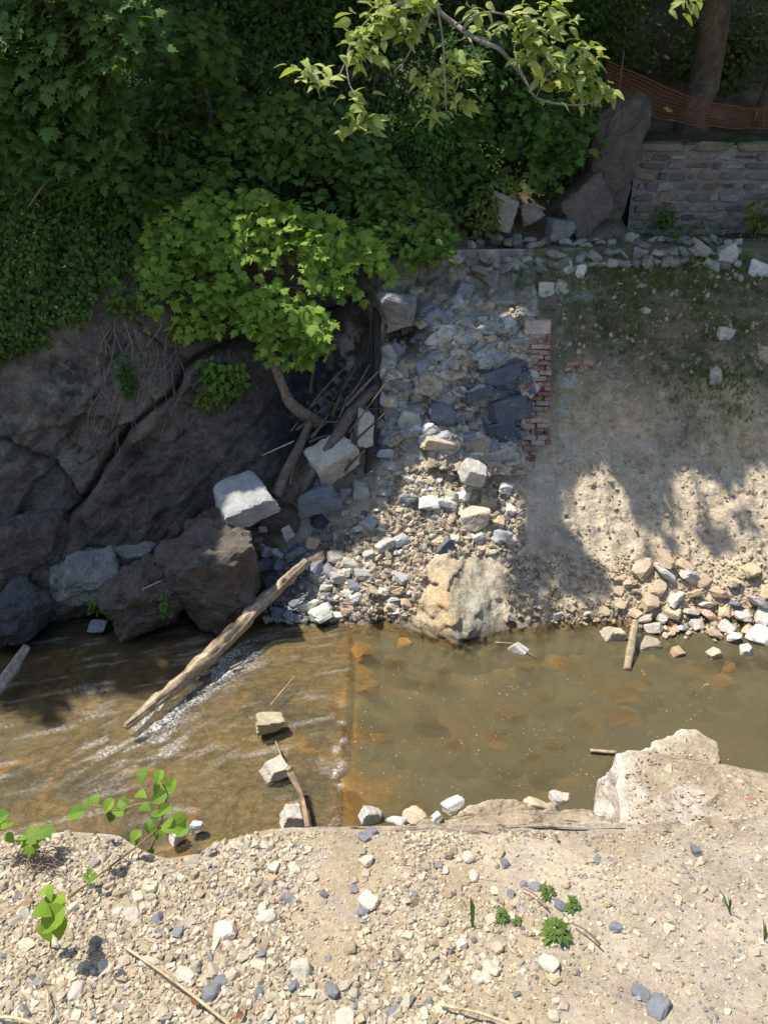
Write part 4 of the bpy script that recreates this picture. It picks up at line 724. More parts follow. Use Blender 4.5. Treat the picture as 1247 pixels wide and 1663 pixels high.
for r_ in range(11):
    h = rng.uniform(0.11, 0.19)
    if z + h > 3.2: break
    x = WX0 + rng.uniform(0, 0.15)
    while x < 8.6:
        w = rng.uniform(0.12, 0.5); hh = h * rng.uniform(0.6, 1.05)
        cc = jit([(0.17, 0.16, 0.145), (0.22, 0.205, 0.175), (0.13, 0.128, 0.12), (0.19, 0.145, 0.11), (0.27, 0.255, 0.225)][rng.integers(5)], 0.3)
        link('stone', SB[int(rng.integers(8))], None, wall, Matrix.Translation((x + w / 2, WALL_Y + 0.045, z + h / 2)) @ rot(0, rng.normal(0, 0.06), rng.normal(0, 0.05)) @ scl((w * 1.03, 0.22, hh * 1.12)), cc); x += w + 0.015
    z += h + 0.015
x = WX0
while x < 9:
    w = rng.uniform(0.7, 1.4); link('cap_stone', SB[int(rng.integers(8))], None, wall, Matrix.Translation((x + w / 2, WALL_Y + 0.10, 3.27)) @ scl((w * 1.02, 0.42, 0.2)), jit((0.22, 0.195, 0.145), 0.15)); x += w

# orange safety net
fence = empty('safety_fence', (5.2, 15.9, 3.4), 'sagging orange plastic mesh safety fence above the stone wall', 'fence')
tops = at_y(np.array([985, 1030, 1075, 1130, 1190, 1247, 1330]), np.array([98, 118, 140, 160, 172, 176, 170]), 16.0); bots = at_y(np.array([985, 1022, 1060, 1110, 1170, 1247, 1330]), np.array([148, 168, 188, 200, 206, 209, 206]), 15.75)
nt_, ns_ = 9, 66; ts_ = spline(tops, ns_); bs_ = spline(bots, ns_)
net = Coll()
for j in range(nt_):
    f = j / (nt_ - 1); pts = ts_ * (1 - f) + bs_ * f; pts = pts + 0.02 * np.column_stack([fbm(pts * 3 + k_, 2, 210 + k_) for k_ in range(3)])
    net.add(*tube(pts, 0.008 if j in (0, nt_ - 1) else 0.0045, 4)[:2])
for i in range(ns_): net.add(*tube(np.linspace(ts_[i], bs_[i], 5), 0.0035, 4)[:2])
link('net', net.mesh('net'), M_ORANGE, fence)
for px in (1002, 1262):
    a = at_y(px, 175, 15.95); g_ = float(Ti(a[0], 15.95)); c_ = Coll(); c_.add(*tube(np.array([[a[0], 15.95, g_ - 0.1], [a[0], 15.95, a[2] + 0.9 if px < 1100 else a[2] + 0.6]]), 0.018, 6), col=(0.12, 0.1, 0.08)); link('post', c_.mesh('post'), M_WOOD, fence)

# ------------------------------------------------------------------ broken concrete on the near bank
def hull_slab(top, drop, name, n_rough=0.03, seed=0, col=(0.5, 0.48, 0.43), res=40, dirt=True):
    """top: polygon of world points; a lump with that broken top and ragged sides going down by drop"""
    top = np.asarray(top, float); c0 = top.mean(0); m = len(top); tq = np.linspace(0, m, res * 4 + 1)[:-1]; cl_ = np.vstack([top, top[:1]]); per = np.column_stack([np.interp(tq, np.arange(m + 1), cl_[:, q]) for q in range(3)]); k_ = len(per)
    per = per + 0.05 * np.column_stack([fbm(per * 8, 4, seed), fbm(per * 8, 4, seed + 1), 0 * per[:, 0]])
    rings = [c0 + (per - c0) * s_ for s_ in np.linspace(0.02, 1, 14)]; V = np.array(rings)
    V[..., 2] += n_rough * fbm(V * 5, 4, seed + 2) + 0.016 * fbm(V * 22, 3, seed + 8) - 0.022 * (worley(V * 6 + 0.4 * fbm(V * 5, 2, seed)[..., None], seed % 40)[2] - 0.5) - 0.03 * np.linspace(0, 1, 14)[:, None] ** 8
    lv = np.array([0.03, 0.06, 0.1, 0.15, 0.2, 0.26, 0.33, 0.4, 0.5, 0.65, 0.8, 1.0]); side = []
    for l in lv:
        r_ = V[-1].copy(); r_[:, 2] -= l * drop; nr = fbm(np.column_stack([per[:, 0] * 7, per[:, 1] * 7, np.full(k_, l * drop * 6)]), 4, seed + 4)
        out = (per - c0); out[:, 2] = 0; out /= np.linalg.norm(out, axis=1)[:, None]; r_ += out * (0.055 * nr + 0.10 * l)[:, None]; side.append(r_)
    V = np.vstack([V, np.array(side)]); nr_ = len(V); g = np.arange(nr_ * k_).reshape(nr_, k_); g2 = np.roll(g, -1, 1); F_ = np.stack([g[:-1], g2[:-1], g2[1:], g[1:]], -1).reshape(-1, 4)
    cc = np.zeros((nr_, k_, 3)) + np.array(col); q_ = fbm(V * 4, 4, seed + 6); ins = np.zeros((nr_, 1)); ins[:14, 0] = 1 - np.linspace(0, 1, 14) ** 6
    if dirt: cc = mixc(cc, (0.34, 0.275, 0.19), np.clip(ins * sst(-0.35, -0.05, q_), 0, 1))
    cc = mixc(cc, (0.36, 0.31, 0.24), sst(0.15, 0.45, -q_) * 0.6)
    return make_mesh(name, V.reshape(-1, 3), F_, cc.reshape(-1, 3), False)
def topz(L, z): return [at_z(a, b, z) for a, b in L]
tag(link('concrete_block', hull_slab(topz([(1002, 1222), (1040, 1205), (1070, 1192), (1100, 1180), (1135, 1178), (1150, 1190), (1175, 1232), (1166, 1244), (1196, 1256), (1225, 1262), (1290, 1266), (1360, 1268), (1360, 1352), (1010, 1352)], -0.12), 2.9, 'concrete_block', 0.012, 300, (0.56, 0.505, 0.42)), M_CONC), 'large broken pale concrete block with dirt on top jutting past the gravel edge', 'concrete block')
tag(link('concrete_ledge', hull_slab(topz([(635, 1352), (650, 1334), (690, 1328), (715, 1322), (745, 1302), (790, 1297), (830, 1300), (865, 1306), (895, 1300), (930, 1318), (985, 1316), (1000, 1350)], -0.33), 2.6, 'concrete_ledge', 0.07, 320, (0.52, 0.45, 0.35)), M_CONC), 'low crumbled concrete ledge left of the broken block', 'concrete ledge')
tag(link('concrete_chunk', hull_slab(topz([(965, 1318), (968, 1268), (985, 1245), (1006, 1240), (1010, 1330)], -0.3), 2.6, 'concrete_chunk', 0.05, 340, (0.55, 0.50, 0.43), dirt=False), M_CONC), 'ragged white concrete chunk against the left face of the broken block', 'concrete chunk')
tag(link('concrete_lip', hull_slab(topz([(440, 1353), (450, 1344), (620, 1343), (850, 1340), (1062, 1336), (1062, 1342), (850, 1347), (620, 1352)], -0.022), 0.3, 'concrete_lip', 0.02, 360, (0.40, 0.37, 0.32)), M_CONC), 'thin grey concrete lip along the gravel edge', 'concrete edge')
tag(link('concrete_ramp', hull_slab(topz([(1010, 1352), (1040, 1333), (1150, 1326), (1275, 1318), (1280, 1375), (1150, 1368), (1050, 1366)], -0.012), 0.4, 'concrete_ramp', 0.01, 370, (0.45, 0.40, 0.33)), M_CONC), 'flat dusty concrete remnant behind the gravel on the right', 'concrete slab')
for i_, (px, py, w, cc) in enumerate([(645, 1338, 34, WHITE), (672, 1333, 40, TAN), (705, 1338, 30, PALE), (870, 1312, 30, TAN), (905, 1303, 34, PALE), (915, 1300, 22, TAN), (735, 1312, 30, PALE)]): small_stone(px, py, w * 0.9, jit(cc), '%s broken stone lodged along the crumbled concrete ledge%s' % (cname(cc), (' at its left end', '', ' near its left end', ' at its right end', ' beside the chunk', ' by the chunk', ' in its middle')[i_]), 'stones along the concrete ledge', z=-0.36, name='rock')
Q = sample_poly([(1015, 1240), (1080, 1205), (1140, 1200), (1160, 1250), (1247, 1275), (1247, 1335), (1020, 1335)], 420); P = at_z(Q[:, 0], Q[:, 1], -0.12); P[:, 2] += 0.003; sz = 0.008 + 0.022 * rng.random(420) ** 2.5
V, F_, C_ = scatter(P, sz, stone_cols(420, 0.05, 0.4)); tag(link('grit', make_mesh('grit', V, F_, C_), M_PEBBLE), 'loose grit strewn on the broken concrete block', 'grit', None, 'stuff')
for px, py, w, cc in [(1085, 1252, 18, TAN), (1062, 1285, 12, TAN), (1130, 1292, 22, (0.4, 0.33, 0.26)), (1090, 1270, 10, WHITE), (1180, 1262, 16, PALE), (1200, 1275, 14, TAN), (1105, 1205, 14, TAN), (1215, 1300, 14, (0.4, 0.22, 0.15)), (1075, 1310, 9, PALE)]: small_stone(px, py, w, jit(cc), 'small stone lying on the broken concrete block', 'stones on the broken concrete block', z=-0.135, sink=0.2)

# ------------------------------------------------------------------ driftwood
def stick(pts, rad, label, name='stick', col=(0.30, 0.25, 0.19), sides=8, n=24, group=None, cat='driftwood', mat=None, rough=0.18, seed=1):
    P = spline(pts, n); base = P[0]; V, F_, C_ = tube(P, rad, sides, rough, seed)
    k_ = fbm(V * np.array([14, 14, 14]), 3, seed + 40); ia = np.arange(len(V)); an_ = (ia % sides) * 6.283 / sides; gr_ = fbm(st3(np.cos(an_) * 5, np.sin(an_) * 5, (ia // sides) * 0.08), 3, seed + 50); cc = np.asarray(col)[None] * (1 + 0.35 * k_[:, None] + 0.6 * gr_[:, None])
    return tag(link(name, make_mesh(name, V - base, [F_, C_], np.clip(cc, 0.01, 0.7), True), mat or M_WOOD, None, Matrix.Translation(base)), label, cat, group)
L0 = at_z(205, 1180, WZ + 0.10); L1 = at_z(330, 1075, -2.72); L2 = at_y(420, 985, 9.15); L3 = at_y(496, 912, 9.95)
log_ = stick([L0, L1, L2, L3], [0.035, 0.085, 0.10, 0.095, 0.085, 0.06], 'long weathered log slanting from the water up to the stone pile', 'log', (0.38, 0.29, 0.19), 26, 90, rough=0.5, seed=3)
D0 = at_y(433, 545, 11.0); D1 = at_y(462, 635, 11.1); D2 = at_y(478, 660, 11.0); D3 = at_y(520, 690, 11.2)
stick([at_y(505, 682, 11.0), at_y(470, 760, 10.7), at_y(447, 806, 10.4)], [0.05, 0.085, 0.09], 'thick dark driftwood trunk sloping down to the large pale block', 'driftwood_log', (0.115, 0.095, 0.075), 10, 30, seed=5)
stick([at_y(612, 628, 11.5), at_y(575, 665, 11.2), at_y(545, 712, 10.9), at_y(490, 800, 10.5)], [0.07, 0.095, 0.09, 0.06], 'thick grey driftwood log behind the blotchy block', 'driftwood_log', (0.12, 0.10, 0.08), 10, 30, seed=6)
stick([at_y(603, 520, 11.9), at_y(598, 575, 11.8), at_y(600, 640, 11.5), at_y(606, 720, 11.2)], [0.03, 0.035, 0.05, 0.05], 'dark slender pole standing in the chute against the ruined wall', 'driftwood_pole', (0.07, 0.06, 0.05), 7, 30, seed=7)
stick([at_y(612, 500, 12.0), at_y(611, 600, 11.6), at_y(604, 700, 11.2), at_y(596, 770, 10.9)], [0.06, 0.07, 0.07, 0.05], 'blackened timber running down the left edge of the ruined wall', 'driftwood_timber', (0.045, 0.042, 0.04), 6, 30, seed=8)
for i in range(28):
    a = (rng.uniform(470, 590), rng.uniform(640, 790)); an = rng.choice([R(-58), R(-65), R(-50), R(-62), R(-25), R(15)]) + rng.normal(0, 0.15); ln_ = rng.uniform(30, 105)
    yy = np.interp(a[1], [640, 800], [11.3, 10.45]) + rng.uniform(-0.15, 0.1); p0 = at_y(*a, yy); p1 = at_y(a[0] + math.cos(an) * ln_, a[1] + math.sin(an) * ln_, yy + rng.uniform(0, 0.4))
    if p1[0] > 0.05: p1[0] = 0.0
    stick([p0, (p0 + p1) / 2 + rng.normal(0, 0.02, 3), p1], [0.014 + 0.02 * rng.random(), 0.009], 'thin dry stick tangled in the driftwood jam in the chute', 'stick', np.array((0.15, 0.125, 0.10)) * rng.uniform(0.5, 1.5), 5, 8, 'sticks tangled in the driftwood jam', seed=300 + i)
stick([at_y(598, 640, 11.6), at_y(560, 690, 11.2), at_y(520, 760, 10.8), at_y(478, 815, 10.5)], [0.03, 0.055, 0.06, 0.045], 'dark bark covered limb lying between the two thick driftwood logs', 'driftwood_limb', (0.09, 0.075, 0.06), 9, 30, seed=9)
stick([at_y(540, 655, 11.5), at_y(515, 700, 11.2), at_y(488, 770, 10.7)], [0.025, 0.04, 0.035], 'dark crooked limb beside the driftwood trunk near the cliff', 'driftwood_limb', (0.085, 0.07, 0.058), 8, 26, seed=10)
stick([at_y(425, 740, 10.7), at_y(478, 716, 10.9)], [0.006, 0.014], 'pale broken stick poking left from the driftwood jam', 'stick', (0.38, 0.33, 0.27), 6, 10, seed=12)
stick([at_y(330, 855, 10.2), at_y(372, 861, 10.0)], [0.008, 0.01], 'thin pale stick under the large pale grey block', 'stick', (0.4, 0.36, 0.3), 5, 8, seed=13)
stick([at_y(232, 957, 8.85), at_y(262, 943, 8.9)], [0.008, 0.008], 'thin pale twig lying on the dark boulder', 'stick', (0.42, 0.38, 0.3), 5, 8, seed=14)
stick([at_z(1018, 1088, WZ), at_z(1024, 1050, WZ + 0.12), at_z(1032, 1008, WZ + 0.3)], [0.05, 0.055, 0.04], 'short thick stick standing in the pool by the right bank', 'stick', (0.36, 0.29, 0.19), 10, 16, seed=15)
stick([at_z(804, 1043, WZ + 0.03), at_z(838, 1047, WZ + 0.06), at_z(872, 1070, WZ + 0.02)], [0.006, 0.01, 0.005], 'thin curved twig beside the half submerged pale stone', 'stick', (0.36, 0.28, 0.2), 5, 14, seed=16)
stick([at_z(468, 1246, WZ + 0.3), at_z(474, 1258, WZ + 0.22), at_z(490, 1295, WZ + 0.12), at_z(500, 1345, WZ + 0.1)], [0.035, 0.045, 0.025, 0.03], 'bent brown branch leaning from the pale grey block to the bank', 'stick', (0.36, 0.26, 0.17), 7, 20, seed=17)
stick([at_z(958, 1219, WZ + 0.04), at_z(1000, 1222, WZ + 0.04)], [0.02, 0.022], 'short floating plank left of the concrete block', 'stick', (0.42, 0.33, 0.22), 4, 8, seed=18)
stick([at_z(440, 1144, WZ + 0.02), at_z(460, 1120, WZ + 0.04), at_z(478, 1098, WZ + 0.08)], [0.006, 0.008, 0.006], 'thin straight twig in the ripples above the yellowish block', 'stick', (0.4, 0.34, 0.26), 5, 8, seed=19)
stick([at_z(375, 1085, WZ + 0.03), at_z(395, 1075, WZ + 0.05)], [0.02, 0.015], 'short stub of wood in the white water beside the log', 'stick', (0.25, 0.2, 0.13), 6, 8, seed=20)
stick([at_z(-12, 1128, WZ + 0.1), at_z(18, 1090, WZ + 0.15), at_z(44, 1050, WZ + 0.3)], [0.08, 0.08, 0.05], 'grey log end at the left edge of the stream', 'log', (0.30, 0.27, 0.23), 9, 16, seed=21)
stick([at_z(448, 1205, WZ + 0.02), at_z(456, 1225, WZ + 0.04), at_z(462, 1245, WZ + 0.1)], [0.012, 0.015, 0.01], 'short twig between the two squared stone blocks', 'stick', (0.30, 0.24, 0.14), 5, 8, seed=22)
# splash at the log: drops and froth
n = 500; tt = rng.random(n) ** 0.8; side_ = np.abs(rng.normal(0, 0.18, n)); A, B = LOGA, LOGB; dv = B - A; nv = np.array([dv[1], -dv[0]]) / np.linalg.norm(dv)
fp = A + tt[:, None] * 0.8 * dv + (0.08 + side_)[:, None] * nv; wz_, _, _ = water_z(fp[:, 0], fp[:, 1])
V, F_, C_ = scatter(np.column_stack([fp, wz_ + 0.006 + 0.03 * rng.random(n) ** 3]), 0.005 + 0.010 * rng.random(n) ** 2, np.full((n, 3), 0.75)); tag(link('foam', make_mesh('foam', V, F_, C_), M_PEBBLE), 'white froth where the water runs under the long log', 'foam', None, 'stuff')

n = 700; cl0 = at_z(rng.uniform(570, 1150, 60), rng.uniform(1080, 1290, 60), WZ)[:, :2]; fp = cl0[rng.integers(0, 60, n)] + rng.normal(0, 1, (n, 2)) * np.array([0.22, 0.10]); wz_, _, _ = water_z(fp[:, 0], fp[:, 1])  # white flecks laid on the pool surface to stand for sun glints
V, F_, C_ = scatter(np.column_stack([fp, wz_ + 0.001]), 0.004 + 0.010 * rng.random(n) ** 3, np.full((n, 3), 0.72), 0.1); tag(link('painted_glints', make_mesh('painted_glints', V, F_, C_), M_PEBBLE), 'white flecks painted in as sun glints on the murky pool', 'painted glints', None, 'stuff')
# ------------------------------------------------------------------ leaves
def fan(outline, ctr, zf):
    o = np.array(outline, float); V = np.vstack([[*ctr], o]); V3 = np.column_stack([V, [zf(a, b) for a, b in V]]); n_ = len(o)
    return V3, np.array([[0, 1 + i, 1 + (i + 1) % n_] for i in range(n_)])
hm = [(0.2, -0.12), (0.26, 0.0), (0.47, 0.02), (0.38, 0.18), (0.55, 0.48), (0.36, 0.45), (0.24, 0.5), (0.27, 0.72), (0.12, 0.72)]
MAPLE = fan([(0, 0)] + hm + [(0, 1)] + [(-a, b) for a, b in hm[::-1]], (0, 0.3), lambda a, b: -0.28 * a * a - 0.14 * (b - 0.3) ** 2 + 0.03 * abs(a))
ho = [(0.17, 0.08), (0.29, 0.28), (0.27, 0.5), (0.16, 0.76)]
def ovate(wd=1.0, fold=0.25, droop=0.25):
    mid = [(0, 0), (0, 0.3), (0, 0.62), (0, 1)]; r_ = [(a * wd, b) for a, b in ho]; V = [(x, y) for x, y in mid] + r_ + [(-x, y) for x, y in r_]
    V3 = np.array([(x, y, abs(x) * fold - droop * (y - 0.3) ** 2) for x, y in V]); F_ = []
    for s_, o in ((1, 4), (-1, 8)):
        T_ = [(0, o, 1), (o, o + 1, 1), (1, o + 1, 2), (o + 1, o + 2, 2), (2, o + 2, 3), (o + 2, o + 3, 3)]; F_ += [t_ if s_ > 0 else t_[::-1] for t_ in T_]
    return V3, np.array(F_)
OVATE = ovate(0.82, 0.25, 0.35); BROAD = ovate(1.3, 0.38, 0.35)
SMALL = (np.array([(0, 0, 0), (0.36, 0.3, 0.07), (0.22, 0.7, 0.03), (0, 1, -0.12), (-0.22, 0.7, 0.03), (-0.36, 0.3, 0.07)]), np.array([[0, 1, 2], [0, 2, 3], [0, 3, 4], [0, 4, 5]]))
def unit(v): return v / (np.linalg.norm(v, axis=-1, keepdims=True) + 1e-9)
def leaf_cloud(T_, P, N_, tip, size, cols):
    V, F_ = T_; N_ = unit(N_); tip = unit(tip - (tip * N_).sum(-1, keepdims=True) * N_); b_ = np.cross(tip, N_)
    W = P[:, None] + size[:, None, None] * (V[None, :, 0:1] * b_[:, None] + V[None, :, 1:2] * tip[:, None] + V[None, :, 2:3] * N_[:, None])
    n_, m_ = len(P), len(V); FF = (F_[None] + (np.arange(n_) * m_)[:, None, None]).reshape(-1, 3)
    return W.reshape(-1, 3), FF, np.repeat(cols, m_, 0)
def leaf_matrix(p, n_, t_, s):
    n_ = unit(n_); t_ = unit(t_ - (t_ @ n_) * n_); b_ = np.cross(t_, n_)
    return Matrix(((b_[0] * s, t_[0] * s, n_[0] * s, p[0]), (b_[1] * s, t_[1] * s, n_[1] * s, p[1]), (b_[2] * s, t_[2] * s, n_[2] * s, p[2]), (0, 0, 0, 1)))
def lcol(n, base, v=0.25, yel=0.3):
    c_ = np.asarray(base)[None] * rng.uniform(1 - v, 1 + v, (n, 1)); y_ = rng.random((n, 1)) * yel; return np.clip(c_ * (1 + y_ * np.array([0.9, 0.35, -0.2])), 0.005, 0.5)
LM = make_mesh('leaf', *MAPLE); LM.materials.append(M_LEAFO); LO = make_mesh('leaf', *OVATE); LO.materials.append(M_LEAFO); LB = make_mesh('leaf', *BROAD); LB.materials.append(M_LEAFO)
def tube_part(name, pts, rad, parent, col=(0.14, 0.12, 0.10), sides=8, n=20, mat=None, rough=0.15, seed=2):
    P = spline(pts, n); V, F_, C_ = tube(P, rad, sides, rough, seed); k_ = fbm(V * np.array([9, 9, 3]), 3, seed + 60)
    return link(name, make_mesh(name, V, [F_, C_], np.clip(np.asarray(col)[None] * (1 + 0.5 * k_[:, None]), 0.01, 0.6), True), mat or M_BARK, parent)

SPRAY = []       # places that the sun must reach: (centre, radius)
LIT = [[(470, 940), (560, 905), (600, 880), (612, 850), (640, 800), (665, 765), (688, 745), (688, 702), (738, 690), (748, 735), (765, 775), (830, 795), (858, 835), (852, 880), (832, 915), (818, 985), (850, 1000), (900, 985), (990, 990), (1000, 940), (975, 925), (940, 880), (905, 850), (926, 793), (968, 760), (992, 766), (1017, 815), (1042, 870), (1050, 890), (1085, 840), (1100, 766), (1122, 755), (1145, 782), (1172, 799), (1199, 788), (1232, 744), (1330, 700), (1330, 2000), (-60, 2000), (-60, 1160), (40, 1160), (55, 1195), (95, 1190), (125, 1125), (235, 1125), (330, 1105), (420, 1060), (430, 1010), (455, 985)]]
DARKS = [(1165, 885, 20, 16), (610, 870, 9, 8), (880, 1012, 20, 6), (945, 965, 16, 10), (1050, 905, 8, 8), (1210, 850, 8, 7), (1085, 885, 7, 9)]
SPOT = [(705, 560, 22, 17), (780, 540, 26, 16), (745, 612, 16, 14), (668, 640, 17, 20), (640, 690, 16, 15), (825, 575, 18, 14), (770, 700, 24, 12), (585, 850, 16, 14), (620, 760, 14, 12), (555, 800, 7, 6), (880, 600, 7, 10), (905, 700, 8, 9), (1050, 640, 8, 7), (1180, 640, 9, 8), (650, 590, 30, 17), (838, 512, 34, 24), (930, 592, 28, 14), (838, 270, 16, 34), (850, 320, 14, 16), (270, 738, 6, 8), (640, 425, 12, 8), (805, 335, 8, 9), (380, 965, 10, 16), (240, 935, 9, 7), (200, 1030, 14, 10), (120, 1060, 16, 8), (260, 1070, 12, 8), (180, 1095, 14, 9), (330, 960, 8, 6), (640, 20, 9, 7), (200, 130, 16, 14), (110, 150, 9, 9), (60, 100, 12, 10), (290, 60, 7, 9), (380, 60, 8, 8), (960, 190, 8, 10), (1085, 185, 10, 12), (1130, 110, 9, 14), (30, 500, 10, 10), (70, 440, 7, 9), (160, 400, 7, 7), (560, 350, 8, 8), (690, 350, 10, 9), (850, 200, 10, 9)] + [(x_, y_, r_, r_) for x_, y_, r_ in [(20, 30, 16), (70, 60, 14), (130, 40, 18), (180, 90, 14), (40, 120, 13), (110, 100, 16), (160, 150, 13), (80, 190, 14), (30, 200, 11), (150, 215, 13), (215, 35, 11), (260, 90, 9), (320, 50, 10), (410, 190, 14), (450, 230, 11), (380, 240, 10), (600, 290, 12), (640, 340, 14), (680, 390, 12), (560, 250, 9), (40, 420, 9), (110, 460, 10), (20, 540, 9), (180, 350, 9), (70, 340, 8), (250, 310, 10), (300, 290, 9), (780, 240, 9), (720, 200, 8), (890, 240, 10)]]
def spray_clear(P, p=0.9):
    k = np.ones(len(P), bool)
    for c_, r_ in SPRAY:
        v = c_ - P; t_ = v @ -S; d_ = np.linalg.norm(v + t_[:, None] * S, axis=1); k &= ~((d_ < r_ * 0.9) & (t_ > 0) & (np.linalg.norm(v, axis=1) > r_ * 1.2) & (rng.random(len(P)) < p))
    return k
def sun_keep(P, spray=True, amin=-1e9):
    """False where a leaf at P would cast its shadow on ground the sun reaches"""
    out = np.ones(len(P), bool)
    for i0 in range(0, len(P), 20000):
        p = P[i0:i0 + 20000]; H = p.copy(); alive = np.ones(len(p), bool)
        for _ in range(150):
            H[alive] -= S * 0.14; s_ = solid(H[alive]); k_ = np.where(alive)[0][s_]; alive[k_] = False
            if not alive.any(): break
        a, b, _ = to_px(H); wob = 5 * fbm(st3(a * 0.05, b * 0.05, 0), 2, 500); lit = np.zeros(len(p), bool)
        for pl in LIT:
            for ox, oy in ((0, 0), (9, 0), (-9, 0), (0, 9), (0, -9)): lit |= poly_in(a + wob + ox, b + wob + oy, pl)
        for x_, y_, rx, ry in DARKS: lit &= ~(((a - x_) / rx) ** 2 + ((b - y_) / ry) ** 2 < 1)
        lit &= a > amin
        for x_, y_, rx, ry in (SPOT if spray else []): lit |= ((a + wob - x_) / rx) ** 2 + ((b + wob - y_) / ry) ** 2 < 1
        lit |= H[:, 1] < (5.4 if spray else 0)
        for c_, r_ in (SPRAY if spray else []):
            v = c_ - p; t_ = v @ -S; d_ = np.linalg.norm(v + t_[:, None] * S, axis=1); lit |= (d_ < r_) & (t_ > 0)
        out[i0:i0 + 20000] = ~lit
    return out
def sprays(centers, per, rad, lsize, face=(0, -0.55, 0.83), flat=0.3):
    """leaves laid in flattened overlapping sprays facing the light"""
    P = []; N_ = []; T_ = []; Sz = []; face = np.array(face)
    for c_ in centers:
        fn = unit(face + rng.normal(0, 0.22, 3)); a = unit(np.cross(fn, (1, 0.1, 0))); b = np.cross(fn, a); rr = rad * rng.uniform(0.8, 1.2)
        u = np.sqrt(rng.random(per)) * rr; th = rng.uniform(0, 6.283, per); off = np.cos(th)[:, None] * u[:, None] * b + np.sin(th)[:, None] * u[:, None] * a + rng.normal(0, flat * 0.5, (per, 1)) * rad * fn - (u[:, None] ** 2 / rr) * 0.35 * np.array([0, 0, 1.0])
        P.append(c_ + off); N_.append(unit(fn + rng.normal(0, 0.33, (per, 3)))); T_.append(unit(off * np.array([1, 1, 0.5]) + np.array([0, -0.25, -0.35]) * rr + rng.normal(0, 0.25 * rr, (per, 3)))); Sz.append(lsize * rng.uniform(0.65, 1.2, per))
    return np.vstack(P), np.vstack(N_), np.vstack(T_), np.concatenate(Sz)
def leafy_tree(root, P, N_, T_, Sz, C_, tmpl, lmesh, prefer, n_parts=300, rest_name='foliage', amin=660):
    kp = sun_keep(P, False, amin) if tmpl is MAPLE else np.ones(len(P), bool); P, N_, T_, Sz, C_ = P[kp], N_[kp], T_[kp], Sz[kp], C_[kp]
    d = prefer(P); o = np.argsort(d); a, b = o[:n_parts], o[n_parts:]
    for i in a: link('leaf', lmesh, None, root, leaf_matrix(P[i], N_[i], T_[i], Sz[i]), C_[i])
    if len(b):
        W, FF, CC = leaf_cloud(tmpl, P[b], N_[b], T_[b], Sz[b], C_[b]); tag(link(rest_name, make_mesh(rest_name, W, FF, CC), M_LEAF, root), None, None, None, 'stuff')
# maple in the chute
mt = empty('maple_tree', D3, 'maple tree with a sunlit bough growing out of the rocky chute', 'tree')
tube_part('trunk', [D3, D2, D1, D0, at_y(430, 480, 11.35), at_y(420, 420, 11.75)], [0.10, 0.085, 0.07, 0.065, 0.05, 0.03], mt, (0.22, 0.17, 0.125), 10, 40, seed=31)
for a, b, r_ in [((430, 480, 10.9), (500, 470, 10.2), .03), ((430, 470, 10.9), (320, 450, 10.3), .03), ((425, 440, 11.1), (560, 400, 10.7), .028), ((420, 420, 11.2), (350, 370, 10.7), .026), ((428, 470, 10.9), (470, 520, 10.1), .022)]:
    p0, p1 = at_y(a[0], a[1], a[2] + 0.55), at_y(b[0], b[1], b[2] + 1.25); tube_part('branch', [p0, (p0 + p1) / 2 + np.array([0, 0.1, 0.05]), p1], [r_ * 0.8, r_ * 0.25], mt, (0.16, 0.13, 0.1), 6, 12, seed=33)
MB = 0.95
cs = [(285, 375, 10.8), (340, 345, 10.8), (400, 335, 10.8), (455, 345, 10.7), (520, 375, 10.6), (555, 425, 10.5), (275, 465, 10.6), (335, 440, 10.5), (400, 425, 10.4), (460, 430, 10.2), (510, 430, 10.2), (315, 505, 10.5), (355, 495, 10.4), (440, 490, 10.1), (495, 505, 10.1), (545, 470, 10.3), (410, 380, 10.6), (475, 385, 10.5), (500, 540, 10.1), (425, 510, 10.1), (345, 395, 10.7), (270, 420, 10.7)]
P, N_, T_, Sz = sprays([at_y(a, b, y + MB) for a, b, y in cs + [(250, 480, 10.7), (245, 400, 10.9), (560, 380, 10.8), (590, 420, 10.7), (380, 470, 10.4), (300, 335, 11), (470, 540, 10.1), (520, 470, 10.1)]], 100, 0.44, 0.155)
for px, py, y, r_ in [(440, 430, 10.3, .33), (500, 440, 10.2, .38), (480, 500, 10.1, .45), (430, 505, 10.1, .3), (510, 535, 10.1, .3)]:
    c_ = at_y(px, py, y + MB - 0.1); v = c_ - P; t_ = v @ -S; d_ = np.linalg.norm(v + t_[:, None] * S, axis=1); far = np.linalg.norm(v, axis=1) > r_ * 1.25; kp = ~(far & (d_ < r_ * 1.0) & (t_ > 0) & (rng.random(len(P)) < 0.95)); P, N_, T_, Sz = P[kp], N_[kp], T_[kp], Sz[kp]
leafy_tree(mt, P, N_, T_, Sz, lcol(len(P), (0.18, 0.285, 0.05)), MAPLE, LM, lambda q: np.hypot(to_px(q)[0] - 480, to_px(q)[1] - 475))
for px, py, y, r_ in [(440, 430, 10.3, .33), (500, 440, 10.2, .38), (480, 500, 10.1, .45), (430, 505, 10.1, .3), (510, 535, 10.1, .3)]: SPRAY.append((at_y(px, py, y + MB), r_ * 1.15))
